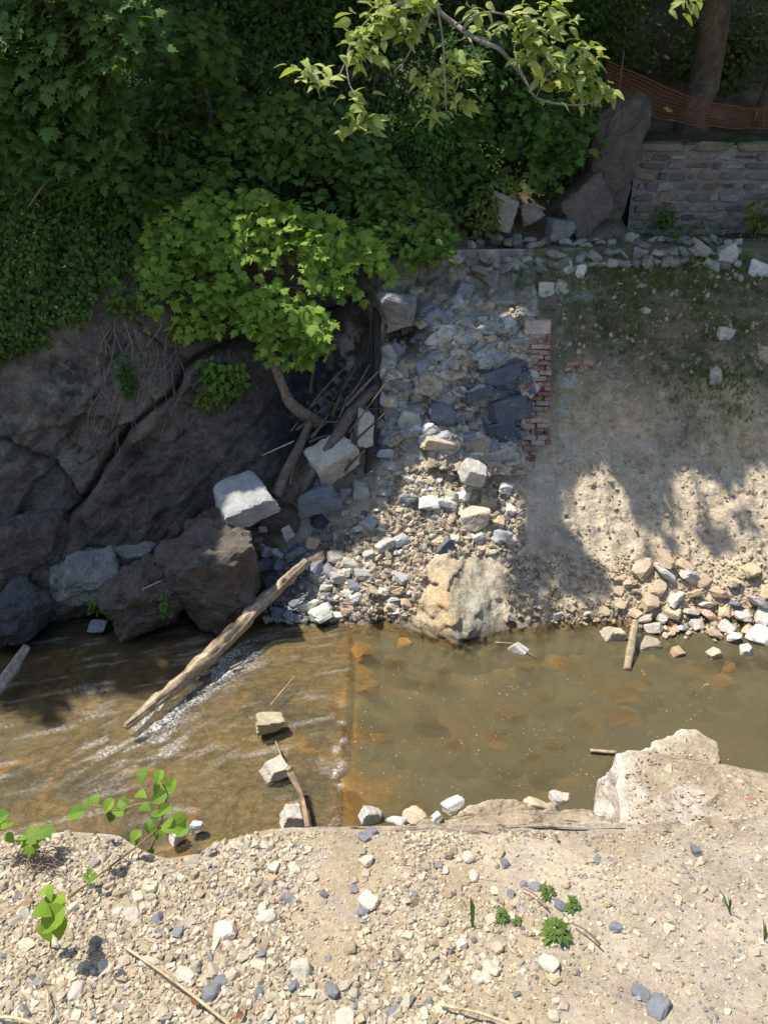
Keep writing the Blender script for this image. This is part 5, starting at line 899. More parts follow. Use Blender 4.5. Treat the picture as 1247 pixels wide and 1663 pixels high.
# maple boughs from the upper left
ut = empty('maple_tree', (-7.6, 11.6, 1.6), 'maple tree whose boughs fill the upper left corner', 'tree')
tube_part('trunk', [(-7.6, 11.6, 1.0), (-7.5, 11.4, 3.5), (-7.0, 11.0, 6.5)], [0.2, 0.17, 0.13], ut, (0.13, 0.115, 0.1), 10, 24, seed=35)
for q_ in [(60, 60, 11.1), (180, 60, 10.9), (80, 180, 11.2), (180, 200, 11.3), (170, 10, 10.9)]:
    p1 = at_y(*q_); tube_part('branch', [(-7.3, 11.2, 4.6), (np.array((-7.3, 11.2, 4.6)) + p1) / 2 + np.array([0, 0, 0.5]), p1], [0.06, 0.035, 0.01], ut, (0.13, 0.115, 0.1), 6, 16, seed=36)
UB = 1.9
cs = [(15, 40, 9.0), (75, 30, 9.0), (130, 20, 9.0), (190, 25, 8.8), (55, 85, 9.0), (110, 80, 9.0), (165, 85, 9.0), (205, 60, 8.9), (25, 130, 9.2), (85, 140, 9.2), (145, 140, 9.2), (40, 195, 9.3), (100, 200, 9.3), (160, 195, 9.3), (170, 240, 9.4), (120, 235, 9.4), (10, 230, 9.5), (-30, 80, 9.1), (-30, 180, 9.3), (60, -25, 8.8), (140, -30, 8.7), (200, -20, 8.6), (230, 20, 8.9), (-25, 0, 9)]
P, N_, T_, Sz = sprays([at_y(a, b, y + UB) for a, b, y in cs], 130, 0.46, 0.185, (0, -0.6, 0.8))
leafy_tree(ut, P, N_, T_, Sz, lcol(len(P), (0.075, 0.14, 0.035)), MAPLE, LM, lambda q: q[:, 1] + 0.2 * np.abs(to_px(q)[0] - 120) / 100, 280, amin=440)
# elm bough hanging in from the top
et = empty('elm_tree', (-4.0, -3.0, 0.0), 'elm tree with a sunlit pale green bough hanging into the top of the view', 'tree')
ED = 6.3
tube_part('trunk', [(-4.0, -3.0, -0.1), (-3.8, -2.6, 4.0), (-3.0, -1.0, 9.5)], [0.26, 0.21, 0.14], et, (0.14, 0.125, 0.11), 12, 24, seed=37)
b0_ = at_y(704, -60, ED)
tube_part('limb', [(-3.0, -1.0, 9.5), (-1.6, 2.4, 13.2), (0.0, 5.0, 11.8), (0.35, 6.1, 8.2), b0_], [0.11, 0.07, 0.04, 0.02], et, (0.17, 0.15, 0.13), 9, 34, seed=38)
br = [([(704, -60), (709, 10), (740, 40), (776, 65), (808, 78), (828, 99), (849, 125), (870, 158), (911, 169), (953, 169), (984, 150)], 0.022, 0.004), ([(712, 18), (756, 55), (770, 80), (784, 110)], 0.013, 0.004), ([(706, -10), (719, 67), (722, 125), (725, 182)], 0.010, 0.003), ([(706, 0), (690, 40), (678, 57), (657, 99), (639, 117)], 0.009, 0.003), ([(704, -20), (640, 10), (600, 30), (566, 82), (566, 130), (577, 155)], 0.012, 0.003), ([(566, 90), (545, 130), (515, 135)], 0.006, 0.003), ([(722, 130), (740, 145), (752, 110), (785, 112)], 0.006, 0.003), ([(849, 125), (835, 80), (850, 60), (885, 45)], 0.007, 0.003), ([(808, 78), (775, 58), (745, 66)], 0.007, 0.003), ([(870, 158), (890, 120), (930, 105), (960, 90)], 0.007, 0.003), ([(740, 40), (790, 20), (860, 30), (910, 20)], 0.008, 0.003)]
for k_, (pl, r0, r1) in enumerate(br):
    pts = np.array([at_y(a, b, ED + 0.12 * math.sin(i * 1.3 + k_)) for i, (a, b) in enumerate(pl)]); pts[0] = at_y(*pl[0], ED) if k_ else b0_
    tube_part('twig', pts, [r0, r1], et, (0.26, 0.235, 0.215), 6, 36, seed=39 + k_)
lc_ = [(590, 60, 40, 18), (640, 15, 45, 22), (610, 30, 40, 18), (660, 40, 30, 12), (500, 118, 28, 11), (520, 135, 20, 5), (575, 165, 24, 8), (590, 195, 22, 8), (565, 200, 20, 5), (690, 130, 26, 10), (705, 145, 20, 6), (735, 95, 30, 12), (755, 110, 25, 8), (745, 165, 26, 8), (700, 180, 20, 5), (865, 60, 36, 14), (885, 95, 36, 16), (925, 105, 36, 18), (900, 130, 32, 14), (955, 85, 24, 8), (948, 125, 26, 10), (980, 150, 18, 10), (945, 155, 20, 7), (835, 40, 28, 8), (885, 20, 30, 8), (780, 22, 26, 7), (1110, 2, 22, 6), (680, 5, 30, 9), (910, 40, 28, 9), (850, 90, 24, 8), (660, -10, 40, 12), (580, 90, 24, 6)]
P = []; N_ = []; T_ = []; Sz = []
for px, py, rr, n_ in lc_:
    n_ = int(n_ * 2.2)
    c_ = at_y(px, py, ED); r_ = rr / FPX * to_px(c_)[2]
    off = rng.normal(0, 0.5, (n_, 3)) * r_ * np.array([1, 0.9, 0.8]); P.append(c_ + off); N_.append(unit(np.array([0, -0.35, 0.85]) + rng.normal(0, 0.4, (n_, 3)))); T_.append(unit(np.column_stack([rng.normal(0.25, 0.7, n_), rng.normal(-0.3, 0.5, n_), rng.normal(-0.55, 0.25, n_)]))); Sz.append(rng.uniform(0.08, 0.135, n_))
    SPRAY.append((c_, r_ * 1.3))
P, N_, T_, Sz = np.vstack(P), np.vstack(N_), np.vstack(T_), np.concatenate(Sz)
leafy_tree(et, P, N_, T_, Sz, lcol(len(P), (0.26, 0.33, 0.12), 0.2, 0.5), OVATE, LO, lambda q: q[:, 1], 300)

# layered maple saplings on the hillside
def sapling(cs, per, label, col=(0.085, 0.155, 0.035), rad=0.5, ls=0.17):
    C3 = [at_y(*c_) for c_ in cs]; m_ = np.mean(C3, 0); b_ = np.array([m_[0] + 0.2, m_[1] + 0.9, 0]); b_[2] = float(Ti(b_[0], b_[1])); root = empty('maple_sapling', b_, label, 'sapling', 'maple saplings on the hillside')
    tube_part('trunk', [b_, (b_ + m_) / 2 + np.array([0.1, 0.1, 0.2]), m_ + np.array([0, 0.2, 0.3])], [0.05, 0.035, 0.015], root, (0.15, 0.125, 0.1), 7, 16, seed=44)
    for c_ in C3[::2]: tube_part('branch', [m_ + np.array([0, 0.2, 0.1]), (m_ + c_) / 2 + np.array([0, 0, 0.15]), c_], [0.018, 0.005], root, (0.15, 0.125, 0.1), 5, 10, seed=45)
    P, N_, T_, Sz = sprays(C3, per, rad, ls, (0, -0.6, 0.8)); kp = spray_clear(P); P, N_, T_, Sz = P[kp], N_[kp], T_[kp], Sz[kp]; W, FF, CC = leaf_cloud(MAPLE, P, N_, T_, Sz, lcol(len(P), col, 0.3, 0.35)); tag(link('foliage', make_mesh('foliage', W, FF, CC), M_LEAF, root), None, None, None, 'stuff')
sapling([(255, 60, 12.6), (300, 30, 12.6), (290, 100, 12.8), (340, 70, 12.9), (250, 130, 12.7), (330, 130, 13)], 70, 'maple sapling hanging beside the upper left maple boughs')
sapling([(390, 190, 13.0), (440, 175, 13.0), (480, 200, 13), (420, 225, 12.9), (370, 240, 12.9), (470, 240, 12.9), (520, 215, 13)], 75, 'maple sapling spreading above the central maple bough', (0.095, 0.165, 0.035))
sapling([(560, 240, 13.0), (600, 260, 12.9), (540, 280, 12.8), (640, 290, 12.7), (590, 310, 12.6)], 70, 'maple sapling right of the central maple bough')
sapling([(250, 330, 12.2), (300, 300, 12.3), (350, 290, 12.4), (280, 280, 12.4), (230, 300, 12.3)], 70, 'low maple sapling left of the central maple bough', (0.08, 0.15, 0.035))
sapling([(620, 350, 12.3), (660, 330, 12.3), (690, 370, 12.2), (640, 385, 12.1), (700, 400, 12.1), (600, 385, 12.1)], 75, 'bright sapling leaning over the top of the masonry', (0.115, 0.20, 0.04), 0.38, 0.13)
sapling([(760, 180, 14.6), (720, 210, 14.4), (790, 230, 14.4), (750, 270, 14.2), (700, 300, 14)], 75, 'sapling under the right part of the elm bough')
sapling([(860, 210, 14.3), (900, 230, 14.2), (930, 210, 14.3), (890, 265, 14.1), (870, 170, 14.5)], 60, 'sapling beside the bare soil patch', (0.08, 0.15, 0.035), 0.42)
# shrubs on the hillside
def shrub(px, py, y, rx, rz, label, n, lsize, col, tmpl=SMALL, name='shrub', ry=None, group='shrubs on the wooded hillside', yel=0.3, hang=0.35):
    c_ = at_y(px, py, y); ry = ry or rx * 0.7; g = float(Ti(c_[0], c_[1] + 0.2)) if c_[2] > TZ else c_[2] - rz; base = np.array([c_[0], c_[1] + 0.25, min(g, c_[2] - 0.3 * rz)])
    root = empty(name, base, label, 'shrub', group)
    d = unit(rng.normal(size=(n, 3))); rr = rng.random((n, 1)) ** 0.45; q = d * rr; lump = 0.78 + 0.42 * fbm(d * 1.8 + px * 0.1, 3, int(px)) [:, None]
    P = c_ + q * lump * np.array([rx, ry, rz]); void = fbm(P * 2.6, 3, int(py) + 3) > -0.18; P, d = P[void], d[void]; kp = spray_clear(P); P, d = P[kp], d[kp]; m_ = len(P)
    N_ = unit(d * 0.5 + np.array([0, -0.35, 0.6]) + rng.normal(0, 0.4, (m_, 3))); T_ = unit(d * np.array([1, 1, 0.2]) + np.array([0, -0.2, -hang]) + rng.normal(0, 0.4, (m_, 3)))
    W, FF, CC = leaf_cloud(tmpl, P, N_, T_, lsize * rng.uniform(0.6, 1.25, m_), lcol(m_, col, 0.3, yel)); tag(link('foliage', make_mesh('foliage', W, FF, CC), M_LEAF, root), None, None, None, 'stuff')
    for k_ in range(4):
        e_ = c_ + unit(rng.normal(size=3)) * np.array([rx, ry, rz]) * 0.6 + np.array([0, 0, 0.2 * rz]); tube_part('stem', [base + rng.normal(0, 0.04, 3), (base + e_) / 2 + rng.normal(0, 0.1, 3), e_], [0.022, 0.006], root, (0.16, 0.13, 0.10), 5, 12, seed=70 + k_)
GA, GB, GC2 = (0.08, 0.145, 0.035), (0.065, 0.12, 0.035), (0.105, 0.18, 0.04)
shr = [(430, 235, 13.6, 1.15, .75, 'maple saplings bushing out above the central maple bough', 1500, .14, GA, MAPLE), (545, 225, 13.5, .8, .6, 'leafy sapling left of the hanging elm twig tip', 900, .14, GA, MAPLE),
 (310, 120, 15.2, 1.3, 1.0, 'dark bush between the upper left maple and the top centre', 1800, .10, GB, SMALL), (250, 260, 13.2, .9, .8, 'dark vine covered bush right of the upper left maple', 1600, .085, GA, SMALL),
 (470, 70, 16.5, 1.4, 1.0, 'dark bush at the top left of centre', 1800, .10, GB, SMALL), (640, 150, 15.6, 1.4, 1.0, 'dark bush behind the elm bough', 1900, .10, GB, SMALL),
 (620, 330, 12.9, .75, .55, 'bright leafy sapling right of the central maple bough', 1100, .10, GC2, OVATE), (690, 375, 12.6, .55, .5, 'leafy shoots drooping over the top of the masonry', 800, .09, GC2, OVATE), (690, 250, 14.2, .85, .8, 'dark leafy bush above the masonry ruin', 1700, .10, GA, OVATE),
 (790, 130, 16.0, 1.2, 1.1, 'dark bush behind the right part of the elm bough', 1700, .10, GB, SMALL), (905, 225, 14.6, .6, .7, 'leafy bush left of the tall outcrop rock', 1200, .11, GA, MAPLE), (935, 195, 15.0, .55, .5, 'small bush against the top of the outcrop rock', 700, .10, GA, OVATE),
 (870, 60, 18.2, 1.5, 1.2, 'dark bush at the top left of the orange fence', 1700, .11, GB, SMALL), (1000, 40, 18.8, 1.3, 1.2, 'dark bush behind the left tree trunk', 1400, .11, GB, SMALL), (1170, 80, 19.0, 1.6, 1.3, 'dark bush between the two tree trunks', 1600, .11, GB, SMALL),
 (1238, 345, 14.6, .35, .35, 'small green bush in front of the stone wall at the right edge', 420, .08, GC2, OVATE), (365, 610, 11.05, .42, .45, 'bright small bush growing from the crack in the cliff', 700, .085, GC2, SMALL), (330, 650, 11.0, .16, .22, 'small leafy tuft below the cliff bush', 140, .07, GC2, SMALL), (205, 612, 10.9, .14, .34, 'narrow ivy patch hanging on the cliff face', 260, .065, GA, SMALL),
 (158, 980, 9.4, .16, .17, 'small bright fern like plant beside the green grey slab', 120, .07, GC2, OVATE), (270, 985, 8.75, .12, .2, 'small green plant between the dark boulders', 90, .06, GA, OVATE), (785, 345, 13.6, .3, .4, 'leafy shoots beside the split tan boulder', 260, .10, GC2, OVATE), (830, 290, 14.2, .25, .3, 'small plants at the edge of the bare soil patch', 150, .08, GC2, OVATE), (1080, 350, 14.9, .25, .25, 'small weed at the foot of the stone wall', 120, .07, GA, OVATE), (660, 60, 18, 1.7, 1.2, 'dark bush deep under the trees at the top centre', 1700, .11, GB, SMALL), (130, 300, 12.6, 1.1, .8, 'tangled dark bush below the upper left maple boughs', 1600, .085, GA, SMALL)]
for (px, py, y, rx, rz, lb, n_, ls, cc, tm) in shr:
    ls = ls * rng.uniform(0.85, 1.35); cc = np.array(cc) * np.array([rng.uniform(0.8, 1.25), rng.uniform(0.9, 1.12), rng.uniform(0.8, 1.2)])
    shrub(px, py, y, rx * 1.1, rz * 1.1, lb, int(n_ * (2.0 if rx > .5 else 1.2)), ls, cc, tm, group='shrubs on the wooded hillside' if py < 430 else 'plants on the cliff')
# climbing cover on the left cliff top and ground cover on the hill
def cover(name, poly, n, thick, lsize, col, label, tmpl=SMALL, lump=0.25):
    Q = sample_poly(poly, n // 5); Q = Q[~poly_in(Q[:, 0], Q[:, 1], [(795, 195), (840, 200), (870, 345), (790, 345), (812, 270)])]; P0 = hits(Q); P0 = np.repeat(P0, 5, 0) + rng.normal(0, 0.09, (len(P0) * 5, 3)); m_ = len(P0)
    th = thick * (0.35 + lump * 2 * np.clip(fbm(P0 * 1.6, 3, 402) + 0.3, 0, 1)) * rng.random(m_) ** 0.6; P = P0 + np.column_stack([0 * th, -th, th * 0.5])
    void = fbm(P0 * 2.2, 3, 405) > -0.25; P = P[void]; m_ = len(P)
    N_ = unit(np.array([0, -0.75, 0.55]) + rng.normal(0, 0.45, (m_, 3))); T_ = unit(np.column_stack([rng.normal(0, 0.6, m_), rng.normal(-0.2, 0.3, m_), rng.normal(-0.7, 0.3, m_)]))
    W, FF, CC = leaf_cloud(tmpl, P, N_, T_, lsize * rng.uniform(0.6, 1.3, m_), lcol(m_, col, 0.35, 0.4)); tag(link(name, make_mesh(name, W, FF, CC), M_LEAF), label, 'vines', None, 'stuff'); return P
VP = cover('climbing_vines', [(-40, 250), (240, 230), (245, 330), (215, 420), (225, 500), (150, 515), (100, 520), (60, 560), (0, 590), (-40, 600)], 15000, 0.5, 0.08, GA, 'dense small leaved vines draped over the left cliff top')
cover('ground_cover', [(-50, -40), (1060, -40), (1000, 110), (960, 300), (880, 330), (800, 330), (740, 400), (600, 420), (560, 360), (240, 400), (200, 300), (-50, 280)], 40000, 0.8, 0.10, GB, 'dark leafy undergrowth covering the hillside')
cover('bank_weeds', [(1030, 360), (1247, 350), (1247, 400), (1000, 400)], 500, 0.25, 0.07, GA, 'low weeds along the foot of the stone wall')
V, F_, C_ = scatter(VP[rng.integers(0, len(VP), 90)] + np.array([0, -0.06, 0.03]), np.full(90, 0.028), np.full((90, 3), 0.7)); tag(link('white_flowers', make_mesh('white_flowers', V, F_, C_), M_FLOWER), 'tiny white blossoms dotted among the left vines', 'flowers', None, 'stuff')
# dry vines hanging on the cliff
for i in range(22):
    px = rng.uniform(165, 300); py = rng.uniform(510, 560); ln_ = rng.uniform(90, 260); pts = []
    for f in np.linspace(0, 1, 7):
        p, t = hit(px + 14 * math.sin(f * 5 + i) + rng.normal(0, 3) - 10 * f, py + ln_ * f); pts.append(p + np.array([0, -0.03 - 0.04 * rng.random(), 0]))
    stick(pts, [0.008, 0.004], 'dry brown vine stem hanging down the left cliff face', 'hanging_vine', (0.24, 0.2, 0.16), 4, 22, 'dry vines hanging on the left cliff', cat='vine', seed=400 + i)
for pl, lb in [([(48, 335, 11.6), (72, 300, 11.5), (100, 270, 11.4), (118, 245, 11.3)], 'bare grey branch showing among the left vines'), ([(75, 262, 11.4), (100, 250, 11.4), (112, 246, 11.3)], 'short bare twig beside the bare grey branch')]:
    stick([at_y(*q_) for q_ in pl], [0.018, 0.012], lb, 'branch', (0.2, 0.17, 0.14), 6, 14, cat='branch', seed=77)
# grass on the earth slope
def grass(name, polys, n, label):
    P = np.vstack([hits(sample_poly(pl, n) + np.clip(rng.normal(0, 18, (n, 2)), -45, 45)) for pl in polys]); P = np.repeat(P, 7, 0) + rng.normal(0, 0.035, (len(P) * 7, 3)) * np.array([1, 0.5, 0.5]); P[:, 1] = np.where(P[:, 2] < TZ, np.minimum(P[:, 1], Fi(P[:, 0], P[:, 2])), P[:, 1]); m_ = len(P); h = rng.uniform(0.05, 0.14, m_); ang = rng.uniform(0, 6.28, m_)
    w_ = np.column_stack([np.cos(ang), np.sin(ang), 0 * ang]) * 0.005; tip = P + np.column_stack([rng.normal(0, 0.35, m_), rng.normal(-0.3, 0.3, m_), np.full(m_, 0.85)]) * h[:, None]
    V = np.stack([P - w_, P + w_, tip], 1).reshape(-1, 3); tag(link(name, make_mesh(name, V, np.arange(m_ * 3).reshape(-1, 3), np.repeat(lcol(m_, (0.10, 0.15, 0.045), 0.35, 0.7), 3, 0)), M_GRASS), label, 'grass', None, 'stuff')
grass('grass', [[(930, 480), (1060, 470), (1060, 560), (1000, 585), (940, 560)], [(1100, 430), (1247, 450), (1247, 600), (1180, 640), (1110, 540)], [(820, 425), (950, 425), (1130, 415), (1150, 440), (960, 460), (830, 470)], [(1050, 560), (1247, 600), (1200, 680), (1080, 640)], [(960, 425), (1247, 420), (1247, 480), (1000, 480)]], 300, 'short green grass patches on the upper earth slope')

# ------------------------------------------------------------------ canopy trees: their crowns shade the far bank
trees = [ # trunk x, y | crown centre, radii | label
 (5.9, 16.6, (3.8, 13.4, 9.8), (3.9, 3.4, 2.4), 'tree with a leaning brown trunk behind the orange fence', 0.25), (7.45, 16.9, (8.2, 14.2, 9.6), (3.8, 3.6, 2.5), 'tree at the right edge behind the orange fence', 0.24),
 (-10.5, 15.0, (-9.0, 11.0, 8.6), (3.8, 3.4, 2.3), 'tree hidden by the upper left maple boughs', 0.2), (-4.4, 17.6, (-4.4, 12.5, 9.6), (3.8, 3.3, 2.2), 'tree deep in the dark foliage left of centre', 0.2),
 (0.6, 17.8, (-0.4, 12.5, 9.8), (3.8, 3.3, 2.2), 'tree deep in the dark foliage behind the elm bough', 0.2), (-8.0, 21.5, (-7.5, 20.5, 13.5), (4.2, 3.8, 2.5), 'tree far up the hill on the left', 0.22),
 (-1.5, 22.0, (-1.5, 21.0, 13.8), (4.2, 3.8, 2.5), 'tree far up the hill behind the centre', 0.22), (5.0, 21.5, (4.8, 21.0, 13.0), (4.2, 3.8, 2.5), 'tree far up the hill behind the orange fence', 0.22),
 (2.2, 18.8, (2.2, 17.2, 10.4), (4.2, 3.0, 2.2), 'tree on the slope between the elm bough and the orange fence', 0.2), (-4.8, 19.2, (-4.8, 17.4, 11.2), (4.2, 3.0, 2.2), 'tree on the slope above the dark foliage left of centre', 0.2),
 (-9.0, 28.0, (-9.0, 28.0, 18.0), (5, 4, 5), 'tall tree behind the hill tree on the left', 0.25), (-1.0, 28.5, (-1.0, 28.5, 18.0), (5, 4, 5), 'tall tree behind the hill tree at the centre', 0.25), (7.0, 28.0, (7.0, 28.0, 18.0), (5, 4, 5), 'tall tree behind the hill tree on the right', 0.25), (14.0, 27.0, (14.0, 26.0, 16.0), (5, 4, 5), 'tall tree far beyond the right edge', 0.25),
 (11.5, 20.5, (11.5, 20.5, 12.5), (4.2, 3.8, 2.5), 'tree on the hill beyond the right edge', 0.22), (-14.0, 18.0, (-14.0, 17.5, 11.5), (4.2, 3.8, 2.5), 'tree on the hill beyond the left edge', 0.22)]
for i, (tx, ty, cc, rr, lb, r0) in enumerate(trees):
    g = float(Ti(tx, ty)); root = empty('shade_tree', (tx, ty, g), lb, 'tree', 'shade trees on the hill'); c_ = np.array(cc); rr = np.array(rr)
    ln_ = [(tx, ty, g - 0.2), (tx + 0.02, ty, g + 0.25), (tx + 0.15 + 0.1 * (i % 2), ty, g + 1.4), ((tx * 2 + c_[0]) / 3 + 0.25, (ty * 2 + c_[1]) / 3, g + 3.2), (c_[0], c_[1], c_[2] - 0.4 * rr[2])]
    tube_part('trunk', ln_, [r0 * 1.5, r0 * 1.05, r0, r0 * 0.85, r0 * 0.5], root, (0.11, 0.088, 0.066), 14, 40, rough=0.22, seed=90 + i)
    for k_ in range(5):
        e_ = c_ + unit(rng.normal(size=3)) * rr * 0.7; s0 = np.array(ln_[3]) * 0.6 + np.array(ln_[4]) * 0.4; tube_part('branch', [s0, (s0 + e_) / 2 + np.array([0, 0, 0.3]), e_], [r0 * 0.4, 0.02], root, (0.14, 0.12, 0.1), 6, 12, seed=100 + k_)
    n = 32000 if i < 5 else 18000; d = unit(rng.normal(size=(n, 3))); P = c_ + d * rng.random((n, 1)) ** 0.4 * rr * (0.85 + 0.3 * fbm(d * 2 + i, 3, 510)[:, None]); P = P[fbm(P * 0.9, 3, 520 + i) > (-0.6 if i < 5 else -0.42)]
    P = P[P[:, 2] > 3.4 + 0.165 * P[:, 1] + 0.3]; P = P[sun_keep(P)]; m_ = len(P)
    N_ = unit(rng.normal(0, 0.55, (m_, 3)) + np.array([0, 0, 0.8])); T_ = unit(rng.normal(size=(m_, 3)) + np.array([0, 0, -0.4])); W, FF, CC = leaf_cloud(SMALL, P, N_, T_, rng.uniform(0.11, 0.2, m_), lcol(m_, (0.06, 0.11, 0.03)))
    tag(link('crown', make_mesh('crown', W, FF, CC), M_LEAF, root), None, None, None, 'stuff')

# ------------------------------------------------------------------ foreground shoots, weeds, straw
def shoot(base, stems, leaves, label, ls=1.0, name='leafy_shoot', group=None, col=(0.13, 0.24, 0.035), tmpl=None):
    root = empty(name, base, label, 'plant', group)
    for pl, r_ in stems: tube_part('stem', pl, [r_, r_ * 0.5], root, (0.25, 0.17, 0.09), 6, 20, seed=130)
    for (p, s, tdir, nrm) in leaves: link('leaf', tmpl or LB, None, root, leaf_matrix(np.array(p), np.array(nrm), np.array(tdir), s * ls), lcol(1, col, 0.18, 0.5)[0])
    return root
def z5(a, b): return (a / 1.948, 950 + b / 1.948)
def z7(a, b): return (a / 1.948, 1300 + b / 1.948)
ls_ = [(465, 605, 50), (490, 638, 45), (510, 605, 42), (535, 637, 50), (532, 672, 55), (505, 672, 50), (450, 675, 42), (460, 712, 38), (520, 712, 42), (402, 690, 46), (376, 712, 46), (345, 700, 48), (356, 728, 40), (330, 716, 40), (288, 690, 32), (308, 682, 36), (247, 724, 56), (545, 772, 56), (572, 745, 52), (575, 778, 54), (496, 737, 46), (502, 782, 44), (470, 770, 38), (440, 800, 46), (412, 830, 52), (432, 852, 44), (425, 872, 42), (456, 882, 46), (480, 856, 38), (482, 888, 40), (310, 808, 48), (347, 824, 42), (320, 846, 50)]
def mk(list_, conv, ydep, jz=0.12, k_=1 / 1.948):
    out = []
    for a, b, w in list_:
        px, py = conv(a, b); p = at_y(px, py, ydep + rng.normal(0, jz)); t = to_px(p)[2]; s = w * k_ / FPX * t * 1.15
        td = unit(np.array([rng.normal(0, 0.7), -0.35 + rng.normal(0, 0.25), -0.55 + rng.normal(0, 0.3)])); nr = unit(np.array([rng.normal(0, 0.3), -0.55 + rng.normal(0, 0.25), 0.75])); out.append((p - 0.5 * td * s, s, td, nr))
    return out
YD = 3.0
def yl(*pl): return [at_y(*z5(a, b), YD) for a, b in pl]
sb = at_y(*z7(395, 175), 2.75)
shoot((sb[0], sb[1], 0), [([at_z(*z7(215, 310), 0.03), at_z(*z7(300, 245), 0.05), sb, *yl((500, 770), (515, 720), (490, 690), (430, 695), (370, 715), (290, 695), (245, 735))], 0.006), (yl((515, 720), (530, 660), (500, 610)), 0.005), (yl((500, 770), (560, 760)), 0.004), (yl((500, 780), (470, 850), (430, 850)), 0.004), ([sb, at_y(*z5(330, 840), 2.9), at_y(*z5(312, 815), 2.9)], 0.003)], mk(ls_, z5, YD), 'large bright green leafy shoot arching over the gravel edge at lower left')
sp_ = [(163, 378, 92), (185, 400, 66), (150, 412, 64), (145, 290, 46), (180, 284, 44), (198, 322, 46), (158, 322, 52), (140, 355, 56)]
pb = at_z(*z7(160, 470), 0.0); shoot(pb, [([pb, at_y(*z7(165, 400), pb[1] + 0.0), at_y(*z7(162, 300), pb[1] + 0.02)], 0.005)], mk(sp_, z7, pb[1] - 0.02, 0.04), 'upright bright green seedling with broad leaves on the lower left gravel', col=(0.17, 0.27, 0.03))
sp2 = [(285, 228, 24), (297, 242, 24), (275, 245, 22), (292, 258, 20)]; pb = at_z(*z7(288, 270), 0.0); shoot(pb, [([pb, at_y(*z7(288, 240), pb[1])], 0.003)], mk(sp2, z7, pb[1], 0.02), 'tiny leafy sprout between the two larger shoots')
ml = [(115, 800, 56), (95, 835, 50), (148, 792, 50), (80, 812, 36)]; pb = at_z(*z5(110, 880), 0.0); shoot(pb, [([pb, at_y(*z5(110, 830), pb[1]), at_y(*z5(112, 795), pb[1])], 0.004)], mk(ml, z5, pb[1] + 0.02, 0.04), 'small maple like seedling on the gravel edge at far left', tmpl=LM)
ll = [(6, 738, 52), (18, 772, 50), (-8, 765, 50), (30, 800, 36), (-15, 800, 46)]; pb = at_z(*z5(-30, 860), 0.0); shoot(pb, [([pb, at_y(*z5(-5, 800), pb[1]), at_y(*z5(5, 745), pb[1])], 0.004)], mk(ll, z5, pb[1] + 0.02, 0.04), 'leafy seedling cut by the left edge of the picture')
def weed(px, py, w, n_, label, col=(0.09, 0.16, 0.04)):
    p = at_z(px, py + w * 0.25, 0.0); t = to_px(p)[2]; s = w / FPX * t; root = empty('weed', p, label, 'weed', 'weeds on the near gravel'); lm = LO
    tube_part('stem', [p, p + np.array([0, 0, 0.35 * s])], [0.004, 0.002], root, (0.14, 0.18, 0.06), 5, 4)
    for i in range(n_):
        a = i * 2.4 + rng.normal(0, 0.2); f = 0.35 + 0.65 * (i / n_); td = np.array([math.cos(a), math.sin(a), 0.35 - 0.5 * (i / n_)]); pp = p + np.array([0, 0, 0.35 * s * (1 - 0.5 * i / n_)])
        for da in (-0.55, 0, 0.55):
            t2 = np.array([math.cos(a + da), math.sin(a + da), td[2]]); link('leaf', lm, None, root, leaf_matrix(pp + 0.12 * s * td * f, unit(np.array([0, -0.2, 1]) + rng.normal(0, 0.15, 3)), t2, s * 0.42 * f), lcol(1, col, 0.2, 0.4)[0])
weed(888, 1443, 36, 8, 'small green weed nearest the concrete block'); weed(928, 1464, 38, 8, 'small green weed right of the weed group'); weed(900, 1505, 60, 14, 'largest green weed of the group on the right gravel'); weed(815, 1482, 34, 8, 'small dark green weed left of the largest weed'); weed(840, 1493, 24, 5, 'tiny green weed between the left weed and the largest weed')
def blades(px, py, w, n_, label, spread=0.3):
    p = at_z(px, py, 0.0); s = w / FPX * to_px(p)[2]; root = empty('grass_tuft', p, label, 'grass', 'grass sprouts on the near gravel')
    for i in range(n_):
        e_ = p + s * np.array([rng.normal(0, spread) - 0.05, rng.normal(0.15, spread), 0.9]); m_ = (p + e_) / 2 + np.array([0.02 * s, 0, 0.15 * s]); wv = np.array([0.0075, 0.002, 0]) * (1.5 if n_ == 1 else 0.6)
        V = np.array([p - wv * 0.6, p + wv * 0.6, m_ - wv, m_ + wv, e_]); link('blade', make_mesh('blade', V, [np.array([[0, 1, 3, 2]]), np.array([[2, 3, 4]])], np.tile([0.10, 0.17, 0.05], (5, 1))), M_GRASS, root)
blades(767, 1507, 76, 1, 'single broad grass blade standing in the gravel', 0.05); blades(1184, 1482, 34, 5, 'small grass sprout on the right gravel'); blades(1240, 1528, 34, 5, 'grass sprout at the right edge of the gravel')
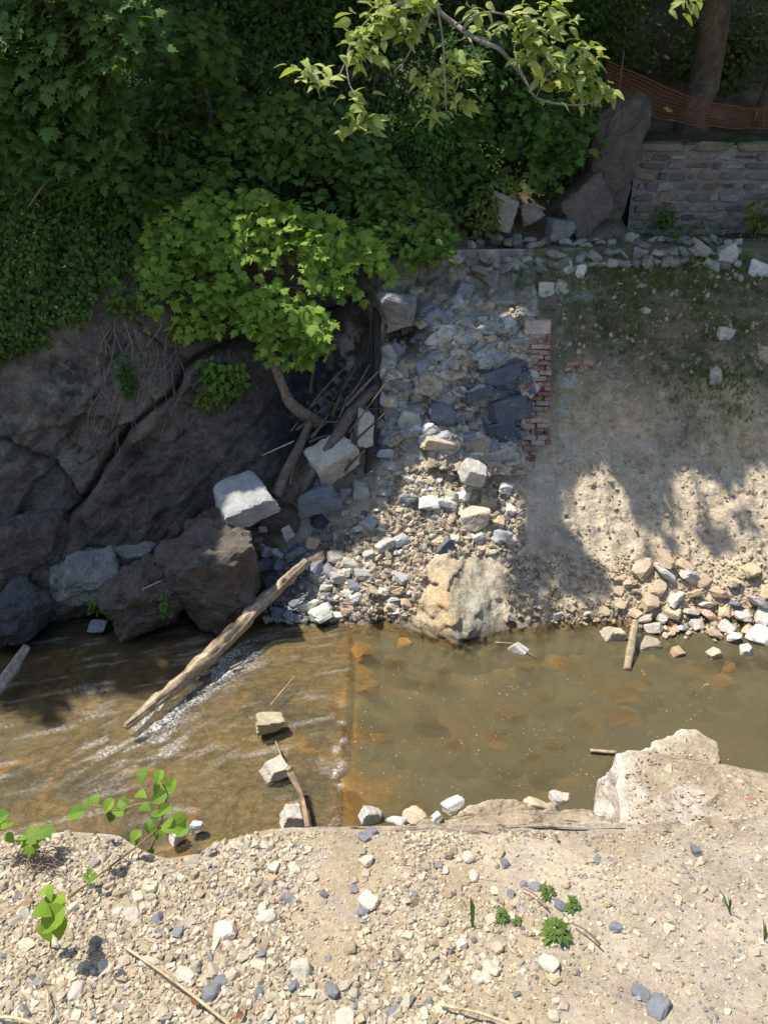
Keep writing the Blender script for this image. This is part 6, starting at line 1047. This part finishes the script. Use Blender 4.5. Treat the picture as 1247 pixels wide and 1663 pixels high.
def straw(a, b, label, r_=0.007, col=(0.52, 0.40, 0.24)):
    p0, p1 = at_z(*a, 0.03), at_z(*b, 0.03); stick([p0, (p0 + p1) / 2 + np.array([0, 0, 0.02]), p1], [r_ * 0.8, r_], label, 'straw', col, 6, 12, cat='straw', rough=0.05, seed=140)
straw((203, 1538), (378, 1668), 'long dry reed stalk slanting across the lower left gravel'); straw((715, 1632), (840, 1668), 'dry reed stalk at the bottom centre of the gravel'); straw((-10, 1652), (62, 1664), 'short dry stalk in the bottom left corner'); straw((78, 1610), (82, 1655), 'short upright dry straw at the bottom left', 0.004); straw((930, 1500), (975, 1535), 'thin dark twig trailing from the weed group', 0.004, (0.2, 0.14, 0.09)); straw((845, 1440), (890, 1475), 'thin dark twig between the weeds', 0.004, (0.2, 0.14, 0.09))
def dry_leaf(px, py, w, label, col): 
    p = at_z(px, py, 0.025); s = 0.75 * w / FPX * to_px(p)[2]; tag(link('fallen_leaf', make_mesh('fallen_leaf', *BROAD), M_DRY, None, leaf_matrix(p, np.array([0.2, -0.1, 1.0]), np.array([rng.normal(), rng.normal(), 0]), s), col), label, 'leaf')
dry_leaf(322, 1632, 26, 'fallen rust brown leaf beside the long reed stalk', (0.22, 0.10, 0.05)); dry_leaf(396, 1645, 20, 'small fallen brown leaf at the bottom of the gravel', (0.2, 0.09, 0.05)); dry_leaf(50, 1468, 24, 'fallen tan leaf left of the upright seedling', (0.38, 0.25, 0.12)); dry_leaf(900, 1355, 14, 'small red brown leaf near the concrete lip', (0.25, 0.12, 0.07))
rt = Coll()
for i in range(46):
    a = np.array(z7(120 + rng.normal(0, 26), 195 + rng.normal(0, 16))); b = a + rng.normal(0, 1, 2) * np.array([22, 9]); p0, p1 = at_z(*a, 0.02), at_z(*b, 0.03); rt.add(*tube(spline([p0, (p0 + p1) / 2 + np.array([0, 0, 0.03]), p1], 6), 0.0022, 4), col=np.array([0.30, 0.2, 0.14]) * rng.uniform(0.7, 1.2))
tag(link('dry_roots', rt.mesh('dry_roots'), M_WOOD), 'tangle of fine dry roots on the left gravel', 'roots', None, 'stuff')
for o in bpy.data.objects:
    if '_w' in o: del o['_w']
